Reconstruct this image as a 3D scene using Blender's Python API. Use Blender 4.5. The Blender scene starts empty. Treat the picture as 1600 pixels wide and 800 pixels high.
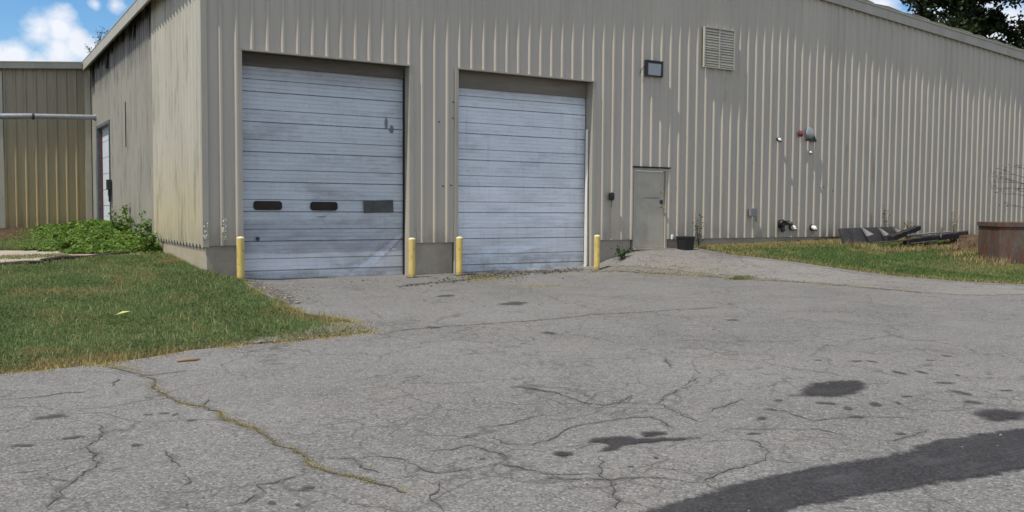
import bpy, math, random
import numpy as np
from mathutils import Vector, Matrix
from mathutils.geometry import delaunay_2d_cdt
sc = bpy.context.scene
# ---------------- camera, sky, sun, exposure ----------------
cam = bpy.data.cameras.new('camera'); co = bpy.data.objects.new('camera', cam); sc.collection.objects.link(co)
YAW, PIT, ROL = .5477, -.0513, .0064
_f = Vector((math.sin(YAW)*math.cos(PIT), math.cos(YAW)*math.cos(PIT), math.sin(PIT)))
_r = Vector((math.cos(YAW), -math.sin(YAW), 0)); _u = _r.cross(_f)
_r2 = _r*math.cos(ROL)+_u*math.sin(ROL); _u2 = _r2.cross(_f)
M = Matrix.Identity(4)
for i in range(3): M[i][0], M[i][1], M[i][2] = _r2[i], _u2[i], -_f[i]
M.translation = Vector((-4.0489, -17.9391, 1.6))
co.matrix_world = M
cam.sensor_width = 36; cam.lens = 36*1421.09/1600; cam.clip_end = 2000; cam.clip_start = .05
sc.camera = co
sc.view_settings.view_transform = 'Standard'; sc.view_settings.look = 'None'
sc.view_settings.exposure = EXPO = 0.4; sc.view_settings.gamma = 1
SUN_EL, SUN_AZ = math.radians(63), math.radians(7.5)   # azimuth measured from -X towards -Y
sd = Vector((-math.cos(SUN_AZ)*math.cos(SUN_EL), -math.sin(SUN_AZ)*math.cos(SUN_EL), math.sin(SUN_EL)))
sl = bpy.data.lights.new('sun', 'SUN'); sl.energy = 3.3; sl.angle = math.radians(.55); sl.color = (1, .94, .84)
so = bpy.data.objects.new('sun', sl); sc.collection.objects.link(so)
so.rotation_euler = sd.to_track_quat('Z', 'Y').to_euler()
w = bpy.data.worlds.new('World'); sc.world = w; w.use_nodes = True
nt = w.node_tree; N = nt.nodes; L = nt.links
bg = N['Background']
sky = N.new('ShaderNodeTexSky'); sky.sky_type = 'NISHITA'; sky.sun_disc = False
sky.sun_elevation = SUN_EL; sky.sun_rotation = math.atan2(sd.x, sd.y); sky.air_density = 1.0; sky.dust_density = .6; sky.ozone_density = 3
geo = N.new('ShaderNodeTexCoord')
def wmath(op, a, b=None, c=None):
    n = N.new('ShaderNodeMath'); n.operation = op
    for i, x in enumerate((a, b, c)):
        if x is None: continue
        if isinstance(x, (int, float)): n.inputs[i].default_value = x
        else: L.new(x, n.inputs[i])
    return n.outputs[0]
def wnoise(scale, det, rough, stretch=(1, 1, 1)):
    m = N.new('ShaderNodeMapping'); m.inputs['Scale'].default_value = stretch; L.new(geo.outputs['Generated'], m.inputs['Vector'])
    n = N.new('ShaderNodeTexNoise'); n.inputs['Scale'].default_value = scale; n.inputs['Detail'].default_value = det
    n.inputs['Roughness'].default_value = rough; L.new(m.outputs[0], n.inputs['Vector']); return n.outputs['Fac']
def wblob(d, r):   # 1 at direction d, 0 beyond angle r
    v = N.new('ShaderNodeVectorMath'); v.operation = 'DISTANCE'; L.new(geo.outputs['Generated'], v.inputs[0]); v.inputs[1].default_value = d
    return wmath('SUBTRACT', 1.0, wmath('DIVIDE', v.outputs['Value'], r))
nz = wnoise(15, 6, .55, (1, 1, 1.5)); nzb = wnoise(2.2, 5, .55, (1, 1, 2.4))
BL = [((0.071, 0.983, 0.167), 0.022), ((0.089, 0.981, 0.17), 0.026), ((0.103, 0.981, 0.163), 0.026), ((0.086, 0.985, 0.152), 0.022), ((0.048, 0.989, 0.139), 0.026), ((0.067, 0.989, 0.133), 0.02), ((0.032, 0.989, 0.142), 0.02), ((0.12, 0.981, 0.152), 0.02), ((0.136, 0.971, 0.196), 0.014), ((0.119, 0.973, 0.196), 0.01), ((0.782, 0.59, 0.204), 0.03), ((0.828, 0.532, 0.179), 0.05), ((0.847, 0.505, 0.165), 0.04)]
s = None
for d, r in BL:
    b = wblob(d, r); s = b if s is None else wmath('MAXIMUM', s, b)
loc = wmath('MULTIPLY_ADD', wmath('SUBTRACT', nz, .5), 3.0, s)
clear = wmath('MAXIMUM', wblob((.11, .975, .18), .42), wblob((.80, .57, .18), .30))
gen = wmath('SUBTRACT', wmath('MULTIPLY', wmath('SUBTRACT', nzb, .42), 7), wmath('MULTIPLY', wmath('MAXIMUM', clear, 0.0), 12))  # extra cloud added outside the view to make the ambient light less blue
cov = wmath('MAXIMUM', wmath('MULTIPLY', loc, 1.3), gen)
cl = N.new('ShaderNodeClamp'); L.new(cov, cl.inputs['Value'])
mx = N.new('ShaderNodeMix'); mx.data_type = 'RGBA'; L.new(wmath('MULTIPLY', cl.outputs[0], .93), mx.inputs['Factor'])
sat = N.new('ShaderNodeHueSaturation'); sat.inputs['Saturation'].default_value = 1.3; sat.inputs['Value'].default_value = 1.0
L.new(sky.outputs[0], sat.inputs['Color']); L.new(sat.outputs[0], mx.inputs['A'])
cc = N.new('ShaderNodeMix'); cc.data_type = 'RGBA'; cc.inputs['A'].default_value = (5.0, 5.3, 5.9, 1); cc.inputs['B'].default_value = (7.6, 7.6, 7.8, 1)
L.new(wnoise(14, 4, .6), cc.inputs['Factor']); L.new(cc.outputs['Result'], mx.inputs['B'])
L.new(mx.outputs['Result'], bg.inputs['Color']); bg.inputs['Strength'].default_value = .11
sc.render.engine = 'CYCLES'
R = random.Random(7); rng = np.random.default_rng(5)
# ---------------- terrain heights and surveyed outlines (metres) ----------------
CP=np.array([(0,-.05,.32),(.5,-.5,.21),(1,0,.16),(2.5,0,.15),(4.3,0,.15),(4.9,-.2,.16),(5.5,0,.16),(7.3,0,.16),(9.0,-.2,.18),(9.5,-.3,.27),(9.9,-.3,.45),(10.4,-.2,.57),(11.6,-.2,.60),
(13,-.1,.64),(15,-.1,.68),(18,-.1,.73),(21,-.1,.74),(25,-.1,.74),(31,-.1,.74),(20,4,.8),(10,4,.5),(3,4,.3),
(2.5,-1.5,.12),(7,-1.5,.13),(9.2,-1.6,.17),(10.3,-2.2,.24),(11.5,-1.6,.44),(12.5,-2.5,.42),(13.5,-2.7,.38),(12,-4.5,.17),(14,-5,.17),(14.5,-7.5,.12),(18.5,-4,.33),(17,-2,.52),(16.5,-6,.22),(22,-5,.3),(30,-5,.3),(23,-2.2,.55),
(4,-4,.09),(8,-4.5,.1),(11,-6.5,.08),(15,-10,.06),(25,-11,.08),(2,-8,.04),(6,-9,.04),(-4,-14,0),(0,-14,0),(6,-14,0),(14,-16,0),(-4,-19,0),(4,-19,0),(30,-19,0),(-12,-19,0),
(1.8,-2,.12),(1.2,-4.5,.08),(-1,-6.5,.04),(-4,-8,.02),(-3,-4,.12),(-.5,-1.5,.3),(-.6,-3,.2),(-3,0,.3),(-6,-3,.15),(-8,2,.35),(-3.3,3,.4),(-.2,2.5,.42),(-.2,5.4,.54),(-1,7,.6),(-5,7,.55),(-.2,9,.68),(-.2,13,.75),(-4,12,.72),(-.2,17,.8),(-6,17,.8),(-12,10,.7),(-12,-8,.02),(-12,19,.8)],float)
def _phi(r2): return np.where(r2>1e-12,.5*r2*np.log(np.maximum(r2,1e-12)),0)
def _solve():
    n=len(CP); d2=((CP[:,None,:2]-CP[None,:,:2])**2).sum(2)
    K=_phi(d2)+np.eye(n)*.05; P=np.c_[np.ones(n),CP[:,:2]]
    A=np.r_[np.c_[K,P],np.c_[P.T,np.zeros((3,3))]]
    return np.linalg.solve(A,np.r_[CP[:,2],np.zeros(3)])
W=_solve()
def H(x,y):
    x=np.clip(np.atleast_1d(np.asarray(x,float)),-12,31); y=np.clip(np.atleast_1d(np.asarray(y,float)),-19,19)
    n=len(CP); out=np.empty(len(x))
    for s in range(0,len(x),20000):
        X=x[s:s+20000];Y=y[s:s+20000]
        d2=(X[:,None]-CP[None,:,0])**2+(Y[:,None]-CP[None,:,1])**2
        out[s:s+20000]=_phi(d2)@W[:n]+W[n]+W[n+1]*X+W[n+2]*Y
    return out
CRACKS=[[(0.22,-11.09),(0.3,-11.33),(0.34,-11.54),(0.33,-11.94),(0.41,-12.08),(0.6,-12.05),(0.87,-11.89)],[(0.57,-12.08),(0.73,-12.18),(0.84,-12.27),(0.76,-12.53),(0.71,-12.77),(0.7,-12.93)],[(-0.88,-12.18),(-0.7,-12.24),(-0.54,-12.23),(-0.33,-12.14),(-0.14,-12.12)],[(-0.89,-12.5),(-0.89,-12.72),(-0.76,-12.82),(-0.56,-12.75),(-0.19,-12.53),(0.03,-12.53),(0.26,-12.53),(0.47,-12.58),(0.46,-12.76),(0.33,-13.01)],[(-1.66,-12.64),(-1.66,-12.83),(-1.65,-13.0),(-1.61,-13.1),(-1.47,-13.11),(-1.32,-13.11),(-1.18,-13.1),(-1.11,-13.28),(-1.06,-13.43),(-0.91,-13.52),(-0.77,-13.58)],[(-1.45,-12.63),(-1.28,-12.66),(-1.14,-12.61),(-1.09,-12.75),(-1.06,-12.91),(-1.05,-12.99)],[(-1.12,-12.43),(-0.88,-12.37)],[(-0.39,-12.97),(-0.58,-13.09)],[(-1.1,-13.48),(-1.02,-13.57),(-0.83,-13.69),(-0.64,-13.76),(-0.49,-13.85),(-0.41,-14.01),(-0.31,-14.01)],[(-0.5,-13.26),(-0.8,-13.63),(-0.8,-13.75),(-0.91,-13.92),(-1.08,-14.17)],[(-1.67,-13.23),(-1.78,-13.42),(-1.88,-13.52),(-1.87,-13.64),(-1.92,-13.78)],[(-1.84,-13.07),(-1.71,-13.06)],[(-0.65,-10.42),(-0.29,-10.19)],[(2.29,-10.64),(2.05,-11.04)],[(0.85,-12.25),(1.11,-12.03),(1.5,-11.85),(1.7,-11.87)],[(0.92,-12.69),(1.11,-12.62),(1.3,-12.57),(1.6,-12.45)],[(0.73,-13.12),(0.88,-13.28),(1.07,-13.35),(1.14,-13.44),(1.29,-13.5),(1.3,-13.65),(1.33,-13.74)],[(0.56,-13.39),(0.63,-13.52),(0.49,-13.77),(0.37,-13.86),(0.19,-13.91),(-0.09,-13.95),(-0.32,-14.02)],[(0.38,-13.89),(0.42,-13.98),(0.51,-14.09)],[(1.51,-13.1),(1.47,-13.29),(1.7,-13.33),(1.93,-13.42),(2.09,-13.52),(2.24,-13.71)],[(1.41,-12.85),(1.53,-12.95),(1.49,-13.18)],[(0.32,-13.34),(0.52,-13.43)],[(3.04,-12.48),(3.3,-12.67)],[(1.42,-13.98),(1.73,-13.96),(2.01,-13.9)],[(-0.03,-14.74),(0.05,-14.83)],[(-3.2,-10.77),(-3.2,-11.02),(-3.31,-11.33),(-3.36,-11.39),(-3.32,-11.58),(-3.35,-11.91),(-3.47,-12.1),(-3.57,-12.3),(-3.59,-12.43),(-3.66,-12.55),(-3.67,-12.66)],[(-3.68,-11.97),(-3.6,-12.07),(-3.5,-12.18)],[(-3.22,-12.02),(-3.33,-12.04)],[(-3.86,-11.77),(-3.73,-11.83),(-3.54,-11.8)],[(-2.16,-8.84),(-2.35,-8.89),(-2.52,-8.93),(-2.6,-8.88),(-2.71,-8.53),(-2.86,-8.23)],[(-3.78,-9.49),(-3.62,-9.48),(-3.45,-9.49),(-3.32,-9.42),(-3.13,-9.45)],[(-2.88,-13.07),(-2.75,-13.06),(-2.61,-12.93),(-2.61,-12.77),(-2.5,-12.79),(-2.35,-12.71)],[(-2.13,-12.43),(-1.94,-12.52),(-1.95,-12.8),(-1.91,-12.91)],[(-1.94,-12.52),(-1.77,-12.58),(-1.63,-12.75)],[(-2.93,-12.38),(-2.93,-12.53),(-3.0,-12.6)],[(-2.93,-11.75),(-2.92,-12.18)],[(-2.82,-8.98),(-2.9,-9.28)],[(-2.28,-10.22),(-2.41,-10.5)],[(2.39,-10.52),(2.04,-11.05)],[(1.53,-11.8),(1.92,-11.56),(2.08,-11.71)],[(0.19,-11.03),(0.29,-11.27),(0.36,-11.55)],[(-0.59,-10.27),(-0.32,-10.15)]]
MAIN_CRACK=[(-2.62,-8.89),(-2.53,-9.13),(-2.61,-9.62),(-2.56,-10.08),(-2.54,-10.28),(-2.4,-10.55),(-2.34,-10.8),(-2.37,-11.01),(-2.31,-11.21),(-2.24,-11.49),(-2.24,-11.75),(-2.25,-11.98),(-2.19,-12.11),(-2.17,-12.31),(-2.21,-12.52),(-2.17,-12.7),(-2.06,-12.94),(-2.02,-13.06),(-1.96,-13.18),(-1.93,-13.35)]
SEAM=[(0.54,-7.32),(0.73,-7.34),(0.87,-7.31),(1.3,-7.29),(1.68,-7.31),(2.08,-7.32),(2.49,-7.34),(2.84,-7.34),(3.44,-7.3),(3.86,-7.19),(4.44,-7.26),(5.03,-7.32),(5.59,-7.35),(6.29,-7.36)]
MOUND_EDGE=[(8.28,-0.35),(9.06,-1.06),(9.22,-1.79),(9.93,-3.12),(10.09,-3.92),(10.99,-5.2),(11.28,-6.22),(11.48,-7.35)]
LAWN_EDGE=[(-3.74,-8.19),(-3.41,-8.17),(-2.84,-8.08),(-2.38,-7.89),(-1.87,-7.61),(-1.36,-7.52),(-0.77,-7.53),(-0.17,-7.4),(0.38,-7.27),(0.54,-6.57),(0.52,-6.02),(0.17,-5.17),(0.25,-4.32),(0.23,-3.37),(0.25,-2.58),(0.26,-2.14),(0.51,-0.42)]
PATCHES=[[(2.33,-12.43),(2.58,-12.3),(2.74,-12.3),(2.91,-12.31),(3.06,-12.42),(3.03,-12.55),(2.82,-12.7),(2.54,-12.79),(2.38,-12.81),(2.21,-12.7),(2.01,-12.58),(2.12,-12.51),(2.23,-12.53)],[(-0.37,-12.96),(-0.26,-12.91),(-0.03,-12.98),(-0.05,-13.06),(0.31,-13.21),(0.27,-13.25),(0.07,-13.21),(-0.12,-13.18),(-0.24,-13.16),(-0.32,-13.22),(-0.44,-13.2),(-0.42,-13.14),(-0.32,-13.11),(-0.3,-13.05),(-0.39,-13.0)],[(0.06,-12.9),(0.28,-13.01),(0.22,-13.06),(0.09,-13.08),(0.02,-13.03),(0.07,-12.95)],[(-0.77,-13.07),(-0.69,-13.05),(-0.62,-13.11),(-0.67,-13.18),(-0.75,-13.2),(-0.8,-13.15)],[(2.77,-13.75),(2.93,-13.73),(3.09,-13.76),(3.15,-13.96),(3.08,-14.03),(2.97,-14.06),(2.84,-14.07),(2.67,-14.04),(2.62,-13.94),(2.46,-14.01),(2.51,-13.94),(2.68,-13.88),(2.69,-13.82)]]
SPOTS=[(3.71,-11.47,0.043,0.05,-0.62),(4.01,-11.7,0.065,0.053,-0.39),(4.15,-11.78,0.056,0.064,-0.46),(3.83,-12.35,0.065,0.097,-0.57),(4.06,-12.43,0.047,0.079,-0.32),(3.75,-12.88,0.089,0.076,-0.46),(3.46,-13.23,0.063,0.123,-0.5),(3.18,-13.51,0.069,0.09,-0.53),(2.06,-12.93,0.083,0.096,-0.44),(2.06,-13.15,0.047,0.075,-0.56),(2.39,-13.16,0.076,0.075,-0.4),(2.59,-13.23,0.025,0.054,-0.64),(1.18,-13.06,0.04,0.064,-0.52),(1.86,-13.38,0.076,0.043,-0.55),(1.79,-12.66,0.05,0.042,-0.64),(1.48,-12.87,0.047,0.032,-0.56),(1.7,-13.89,0.036,0.05,-0.59),(0.78,-13.36,0.047,0.042,-0.56),(5.2,-11.96,0.06,0.054,-0.43),(4.22,-12.71,0.04,0.043,-0.52),(2.9,-13.09,0.051,0.036,-0.51),(4.78,-12.04,0.043,0.043,-0.62),(3.92,-13.37,0.072,0.045,-0.59),(-3.47,-10.32,0.112,0.09,-0.46),(-3.71,-11.14,0.069,0.055,-0.53),(-3.4,-11.08,0.076,0.055,-0.4),(-3.06,-11.51,0.054,0.04,-0.59),(-2.38,-12.98,0.047,0.041,-0.56),(-2.83,-10.61,0.034,0.035,-0.46),(-2.72,-10.62,0.036,0.036,-0.59),(-2.65,-10.7,0.022,0.041,-0.46),(-2.58,-10.96,0.036,0.035,-0.59),(-2.63,-13.14,0.029,0.032,-0.54),(-2.52,-13.24,0.025,0.018,-0.64),(-3.03,-12.94,0.011,0.025,-0.46),(3.64,-5.43,0.271,0.229,-0.48),(3.17,-3.92,0.163,0.19,-0.41),(5.3,-8.61,0.105,0.113,-0.44),(2.29,-8.47,0.087,0.13,-0.54),(1.25,-7.28,0.123,0.094,-0.46),(-1.22,-12.96,0.022,0.034,-0.46),(-0.51,-13.57,0.018,0.032,-0.59),(-0.24,-13.49,0.022,0.032,-0.46)]
TAR_UP=[(-0.94,-14.21),(-0.8,-14.2),(-0.63,-14.18),(-0.46,-14.17),(-0.33,-14.13),(-0.2,-14.12),(0.14,-14.12),(0.46,-14.12),(0.79,-14.16),(1.29,-14.19),(1.4,-14.14),(1.73,-14.1),(1.88,-14.1),(1.91,-14.16),(2.32,-14.11),(2.3,-14.17),(2.71,-14.21)]
TAR_LOW=[(1.55,-14.86),(1.26,-14.85),(0.91,-14.8),(0.58,-14.76),(0.27,-14.71),(-0.04,-14.69),(-0.22,-14.67)]
# ---------------- materials ----------------
class NT:
    def __init__(s, name, rough=.6, spec=.4, metal=0):
        s.m = bpy.data.materials.new(name); s.m.use_nodes = True; s.t = s.m.node_tree; s.N = s.t.nodes; s.L = s.t.links
        s.b = s.N['Principled BSDF']; s.b.inputs['Roughness'].default_value = rough
        s.b.inputs['Specular IOR Level'].default_value = spec; s.b.inputs['Metallic'].default_value = metal
        s.tc = s.N.new('ShaderNodeTexCoord').outputs['Object']
    def map(s, sc_=(1, 1, 1), off=(0, 0, 0)):
        n = s.N.new('ShaderNodeMapping'); n.inputs['Scale'].default_value = sc_; n.inputs['Location'].default_value = off
        s.L.new(s.tc, n.inputs['Vector']); return n.outputs[0]
    def noise(s, scale, det=4, rough=.55, st=(1, 1, 1), off=(0, 0, 0), dist=0):
        n = s.N.new('ShaderNodeTexNoise'); n.inputs['Scale'].default_value = scale; n.inputs['Detail'].default_value = det
        n.inputs['Roughness'].default_value = rough; n.inputs['Distortion'].default_value = dist
        s.L.new(s.map(st, off), n.inputs['Vector']); return n.outputs['Fac']
    def attr(s, name):
        n = s.N.new('ShaderNodeAttribute'); n.attribute_name = name; return n.outputs['Fac']
    def math(s, op, a, b=None, c=None, clamp=False):
        n = s.N.new('ShaderNodeMath'); n.operation = op; n.use_clamp = clamp
        for i, x in enumerate((a, b, c)):
            if x is None: continue
            if isinstance(x, (int, float)): n.inputs[i].default_value = x
            else: s.L.new(x, n.inputs[i])
        return n.outputs[0]
    def ramp(s, f, lo, hi):
        n = s.N.new('ShaderNodeMapRange'); n.inputs['From Min'].default_value = lo; n.inputs['From Max'].default_value = hi
        s.L.new(f, n.inputs['Value']); return n.outputs[0]
    def mix(s, f, a, b, mode='MIX'):
        n = s.N.new('ShaderNodeMix'); n.data_type = 'RGBA'; n.blend_type = mode
        if isinstance(f, (int, float)): n.inputs['Factor'].default_value = f
        else: s.L.new(f, n.inputs['Factor'])
        for k, x in (('A', a), ('B', b)):
            if isinstance(x, tuple): n.inputs[k].default_value = x+(1,)
            else: s.L.new(x, n.inputs[k])
        return n.outputs['Result']
    def z(s, i=2):
        n = s.N.new('ShaderNodeSeparateXYZ'); s.L.new(s.tc, n.inputs[0]); return n.outputs[i]
    def col(s, c):
        if isinstance(c, tuple): s.b.inputs['Base Color'].default_value = c+(1,)
        else: s.L.new(c, s.b.inputs['Base Color'])
    def bump(s, f, st=.3, d=.01):
        n = s.N.new('ShaderNodeBump'); n.inputs['Strength'].default_value = st; n.inputs['Distance'].default_value = d
        s.L.new(f, n.inputs['Height']); s.L.new(n.outputs[0], s.b.inputs['Normal'])
    def rough(s, f): s.L.new(f, s.b.inputs['Roughness'])

def siding(name, base, low, dirt, grime=.5, low_z=(2.6, .9), top_z=None, panel_axis=0):
    m = NT(name, .5, .35)
    c = m.mix(m.ramp(m.noise(.7, 5, .6, (1, 1, .5)), .3, .7), base, tuple(x*.9 for x in base))
    # factory panels three ribs wide differ slightly
    wn = m.N.new('ShaderNodeTexWhiteNoise'); wn.noise_dimensions = '1D'
    m.L.new(m.math('FLOOR', m.math('DIVIDE', m.z(panel_axis), .9144)), wn.inputs['W'])
    c = m.mix(m.math('MULTIPLY', wn.outputs['Value'], .35), c, tuple(x*.8 for x in base))
    c = m.mix(m.math('MULTIPLY', m.ramp(m.z(), *low_z), .75, clamp=True), c, low)
    st = m.ramp(m.noise(6, 6, .65, (1, 1, .06)), .48, .75)
    c = m.mix(m.math('MULTIPLY', st, grime, clamp=True), c, dirt)
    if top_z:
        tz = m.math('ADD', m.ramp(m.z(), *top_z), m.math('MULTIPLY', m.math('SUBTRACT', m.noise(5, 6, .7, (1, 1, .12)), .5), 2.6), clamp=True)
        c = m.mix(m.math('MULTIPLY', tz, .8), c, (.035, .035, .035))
    bd = m.math('MULTIPLY', m.ramp(m.z(), 1.35, .86), m.ramp(m.noise(3.5, 6, .7, (1, 1, .5), (2, 2, 2)), .38, .7), clamp=True)
    c = m.mix(m.math('MULTIPLY', bd, .7), c, tuple(x*.6 for x in dirt))
    rs = m.math('MULTIPLY', m.ramp(m.noise(2.6, 3, .5, (1, 1, .05), (7, 7, 0)), .66, .74), m.ramp(m.noise(1.1, 4, .6, (1, 1, 1), (4, 9, 3)), .5, .6), clamp=True)
    c = m.mix(m.math('MULTIPLY', rs, .35), c, (.22, .12, .06))
    sp = m.ramp(m.noise(34, 4, .6), .70, .78)
    c = m.mix(m.math('MULTIPLY', sp, .45, clamp=True), c, dirt)
    m.col(c); m.bump(m.noise(2.2, 3, .5, (1, 1, .35)), .25, .02); return m.m
M_SIDE = siding('siding_tan', (.515, .465, .385), (.505, .445, .35), (.29, .255, .21), .35)
M_CREAM = siding('siding_cream', (.51, .485, .41), (.50, .435, .27), (.36, .33, .25), .10, (3.0, 1.4), (6.1, 6.7), 1)
M_GREY = siding('siding_weathered', (.36, .345, .295), (.34, .31, .25), (.17, .165, .145), .5, (2.2, .9), (5.0, 6.4), 1)
M_ANX = siding('siding_annex', (.36, .31, .225), (.46, .35, .16), (.2, .165, .11), .6, (5.0, 1.5))
def simple(name, c, rough=.6, spec=.4, metal=0, var=.25, scale=6, dirt=None, damt=.5, bump=0, st=(1, 1, 1)):
    m = NT(name, rough, spec, metal)
    k = m.mix(m.ramp(m.noise(scale, 5, .6, st), .3, .7), c, tuple(x*(1-var) for x in c))
    if dirt: k = m.mix(m.math('MULTIPLY', m.ramp(m.noise(scale*.6, 6, .7, st, (3, 5, 1)), .5, .75), damt, clamp=True), k, dirt)
    m.col(k)
    if bump: m.bump(m.noise(scale*6, 4, .6), bump, .004)
    return m.m
M_TRIM = simple('trim_tan', (.42, .39, .32), .5, .4, 0, .15, 3, (.2, .18, .15), .5, st=(1, 1, .3))
M_TRIML = simple('trim_cream', (.50, .47, .38), .5, .4, 0, .12, 3, (.3, .27, .2), .4)
M_ROOF = simple('roof_metal', (.42, .42, .40), .45, .5, .3, .2, 1)
M_WHITE = simple('white_paint', (.75, .74, .70), .4, .5, 0, .1, 8, (.4, .38, .33), .4)
M_BLACK = simple('black_plastic', (.018, .018, .02), .45, .4, 0, .3, 8)
M_DGREY = simple('dark_grey_metal', (.06, .062, .065), .5, .4, .2, .3, 9)
M_BRONZE = simple('dark_bronze_metal', (.035, .037, .045), .4, .5, .4, .2, 9)
M_GALV = simple('galvanised_steel', (.42, .43, .44), .4, .5, .6, .25, 5, (.25, .24, .23), .5)
M_RED = simple('red_lens', (.28, .03, .05), .25, .6, 0, .2, 10)
M_BRASS = simple('brass', (.6, .5, .22), .3, .5, .9, .2, 20)
M_PDOOR = simple('door_paint', (.47, .425, .34), .5, .4, 0, .12, 2.5, (.24, .22, .18), .5)
M_SEAL = simple('rubber', (.03, .03, .028), .8, .2)
M_GLASS = NT('tinted_pane', .25, .25); M_GLASS.col(M_GLASS.mix(M_GLASS.ramp(M_GLASS.noise(4, 4), .3, .7), (.014, .007, .006), (.03, .017, .013))); M_GLASS = M_GLASS.m
M_LENS = simple('frosted_lens', (.34, .37, .40), .25, .6, 0, .15, 12, (.3, .28, .25), .3)
M_BARK = simple('bark', (.045, .037, .028), .9, .2, 0, .4, 14, bump=.5)
M_DEADWOOD = simple('dead_wood', (.11, .09, .075), .9, .2, 0, .4, 12)
M_PLANK = simple('charred_timber', (.024, .023, .023), .8, .3, 0, .5, 5, (.10, .08, .07), .6, .4, (1, 3, 3))
M_SLABDK = simple('dark_panel', (.06, .058, .06), .75, .3, 0, .35, 3, (.14, .11, .09), .6, .3)
M_PALE = simple('pale_chip', (.22, .21, .20), .7, .3, 0, .3, 8)
# concrete foundation
m = NT('foundation_concrete', .85, .25)
c = m.mix(m.ramp(m.noise(1.6, 6, .65), .3, .7), (.43, .375, .30), (.29, .255, .205))
c = m.mix(m.math('MULTIPLY', m.ramp(m.noise(5, 5, .7, (1, 1, .3), (4, 2, 0)), .55, .8), .6, clamp=True), c, (.33, .29, .2))
c = m.mix(m.math('MULTIPLY', m.ramp(m.noise(22, 5, .6), .55, .8), .5, clamp=True), c, (.08, .075, .07))
m.col(c); m.bump(m.noise(30, 5, .6), .4, .01); M_CONC = m.m
m = NT('side_foundation_concrete', .85, .25)
c = m.mix(m.ramp(m.noise(1.6, 6, .65), .3, .7), (.42, .37, .26), (.33, .29, .21)); c = m.mix(m.math('MULTIPLY', m.ramp(m.noise(12, 5, .6), .55, .8), .4, clamp=True), c, (.16, .14, .11))
m.col(c); m.bump(m.noise(30, 5, .6), .4, .01); M_CONC2 = m.m
# overhead door: worn white paint with reflected ground light painted in
def doormat(name, base, seed, scuff=.6):
    m = NT(name, .42, .5)
    c = m.mix(m.ramp(m.noise(.9, 5, .6, (1, 1, 1.4), (seed, 0, 0)), .3, .7), base, tuple(x*.83 for x in base))
    c = m.mix(m.math('MULTIPLY', m.ramp(m.noise(1.3, 6, .7, (.6, 1, 2.2), (seed, 3, 1)), .52, .72), scuff, clamp=True), c, (.30, .31, .34))
    low = m.math('MULTIPLY', m.ramp(m.z(), 1.0, .1), m.ramp(m.noise(2.4, 6, .7, (1, 1, 1.5), (1, seed, 7)), .42, .72), clamp=True)
    c = m.mix(low, c, (.27, .24, .20))
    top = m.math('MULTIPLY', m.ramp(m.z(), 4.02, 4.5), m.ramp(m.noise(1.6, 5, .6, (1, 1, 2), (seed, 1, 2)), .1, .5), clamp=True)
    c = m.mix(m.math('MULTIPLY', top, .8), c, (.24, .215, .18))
    zz = m.math('ADD', m.z(), m.math('MULTIPLY', m.math('SUBTRACT', m.noise(1.1, 3), .5), .08))
    if seed < 5:
        gr_ = m.math('MULTIPLY', m.math('MULTIPLY', m.ramp(zz, .66, .70), m.ramp(zz, 1.36, 1.30), clamp=True), m.ramp(m.noise(1.2, 5, .65, (.7, 1, 1.5), (3, 3, 3)), .30, .62), clamp=True)
        c = m.mix(m.math('MULTIPLY', gr_, .75), c, (.30, .315, .36))
        refl_ = m.math('MULTIPLY', m.math('MULTIPLY', m.ramp(zz, .30, .34), m.ramp(zz, .70, .66), clamp=True), m.ramp(m.noise(1.5, 4, .6, (.5, 1, 1), (8, 1, 2)), .72, .45), clamp=True)
        c = m.mix(m.math('MULTIPLY', refl_, .8), c, (.74, .76, .80))  # lighter band: reflection of the bright ground put into the colour
    else:
        refl_ = m.math('MULTIPLY', m.math('MULTIPLY', m.ramp(zz, .45, .6), m.ramp(zz, 2.15, 2.10), clamp=True), m.ramp(m.noise(.9, 4, .6, (.6, 1, 1.3), (8, 1, 2)), .66, .42), clamp=True)
        c = m.mix(m.math('MULTIPLY', refl_, .8), c, (.82, .84, .88))  # same painted ground reflection, spread higher on the second door
    str_ = m.math('MULTIPLY', m.ramp(m.noise(9, 5, .6, (1, 1, .08), (seed, 0, 0)), .55, .8), .3, clamp=True)
    c = m.mix(str_, c, (.30, .28, .25))
    # dark lines coloured in along the section joints
    fr = m.math('FRACT', m.math('DIVIDE', m.math('ADD', m.z(), .27+.595*4), .595))
    for at_, wd_, am_ in ((.012, .022, .66), (.418, .016, .45)):
        dd = m.math('ABSOLUTE', m.math('SUBTRACT', fr, at_))
        jn = m.math('MULTIPLY', m.ramp(dd, wd_, wd_*.45), m.ramp(m.noise(2.2, 5, .7, (1, 1, .3), (seed, 5, 5)), .05, .5), clamp=True)
        c = m.mix(m.math('MULTIPLY', jn, am_, clamp=True), c, (.10, .11, .12))
    hz = m.math('MULTIPLY', m.ramp(m.noise(2.0, 6, .7, (.35, 1, 5), (seed, 8, 2)), .5, .72), .4, clamp=True)
    c = m.mix(hz, c, (.32, .34, .36))
    m.col(c); m.rough(m.ramp(m.noise(3, 4, .6), .2, 1.4)); m.bump(m.noise(2.0, 4, .55, (.7, 1, 1.8)), .6, .03); return m.m
M_DOOR1 = doormat('worn_door_blue_white', (.57, .615, .65), 2.0, .8)
M_DOOR2 = doormat('worn_door_white', (.72, .765, .81), 9.0, .5)
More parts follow.
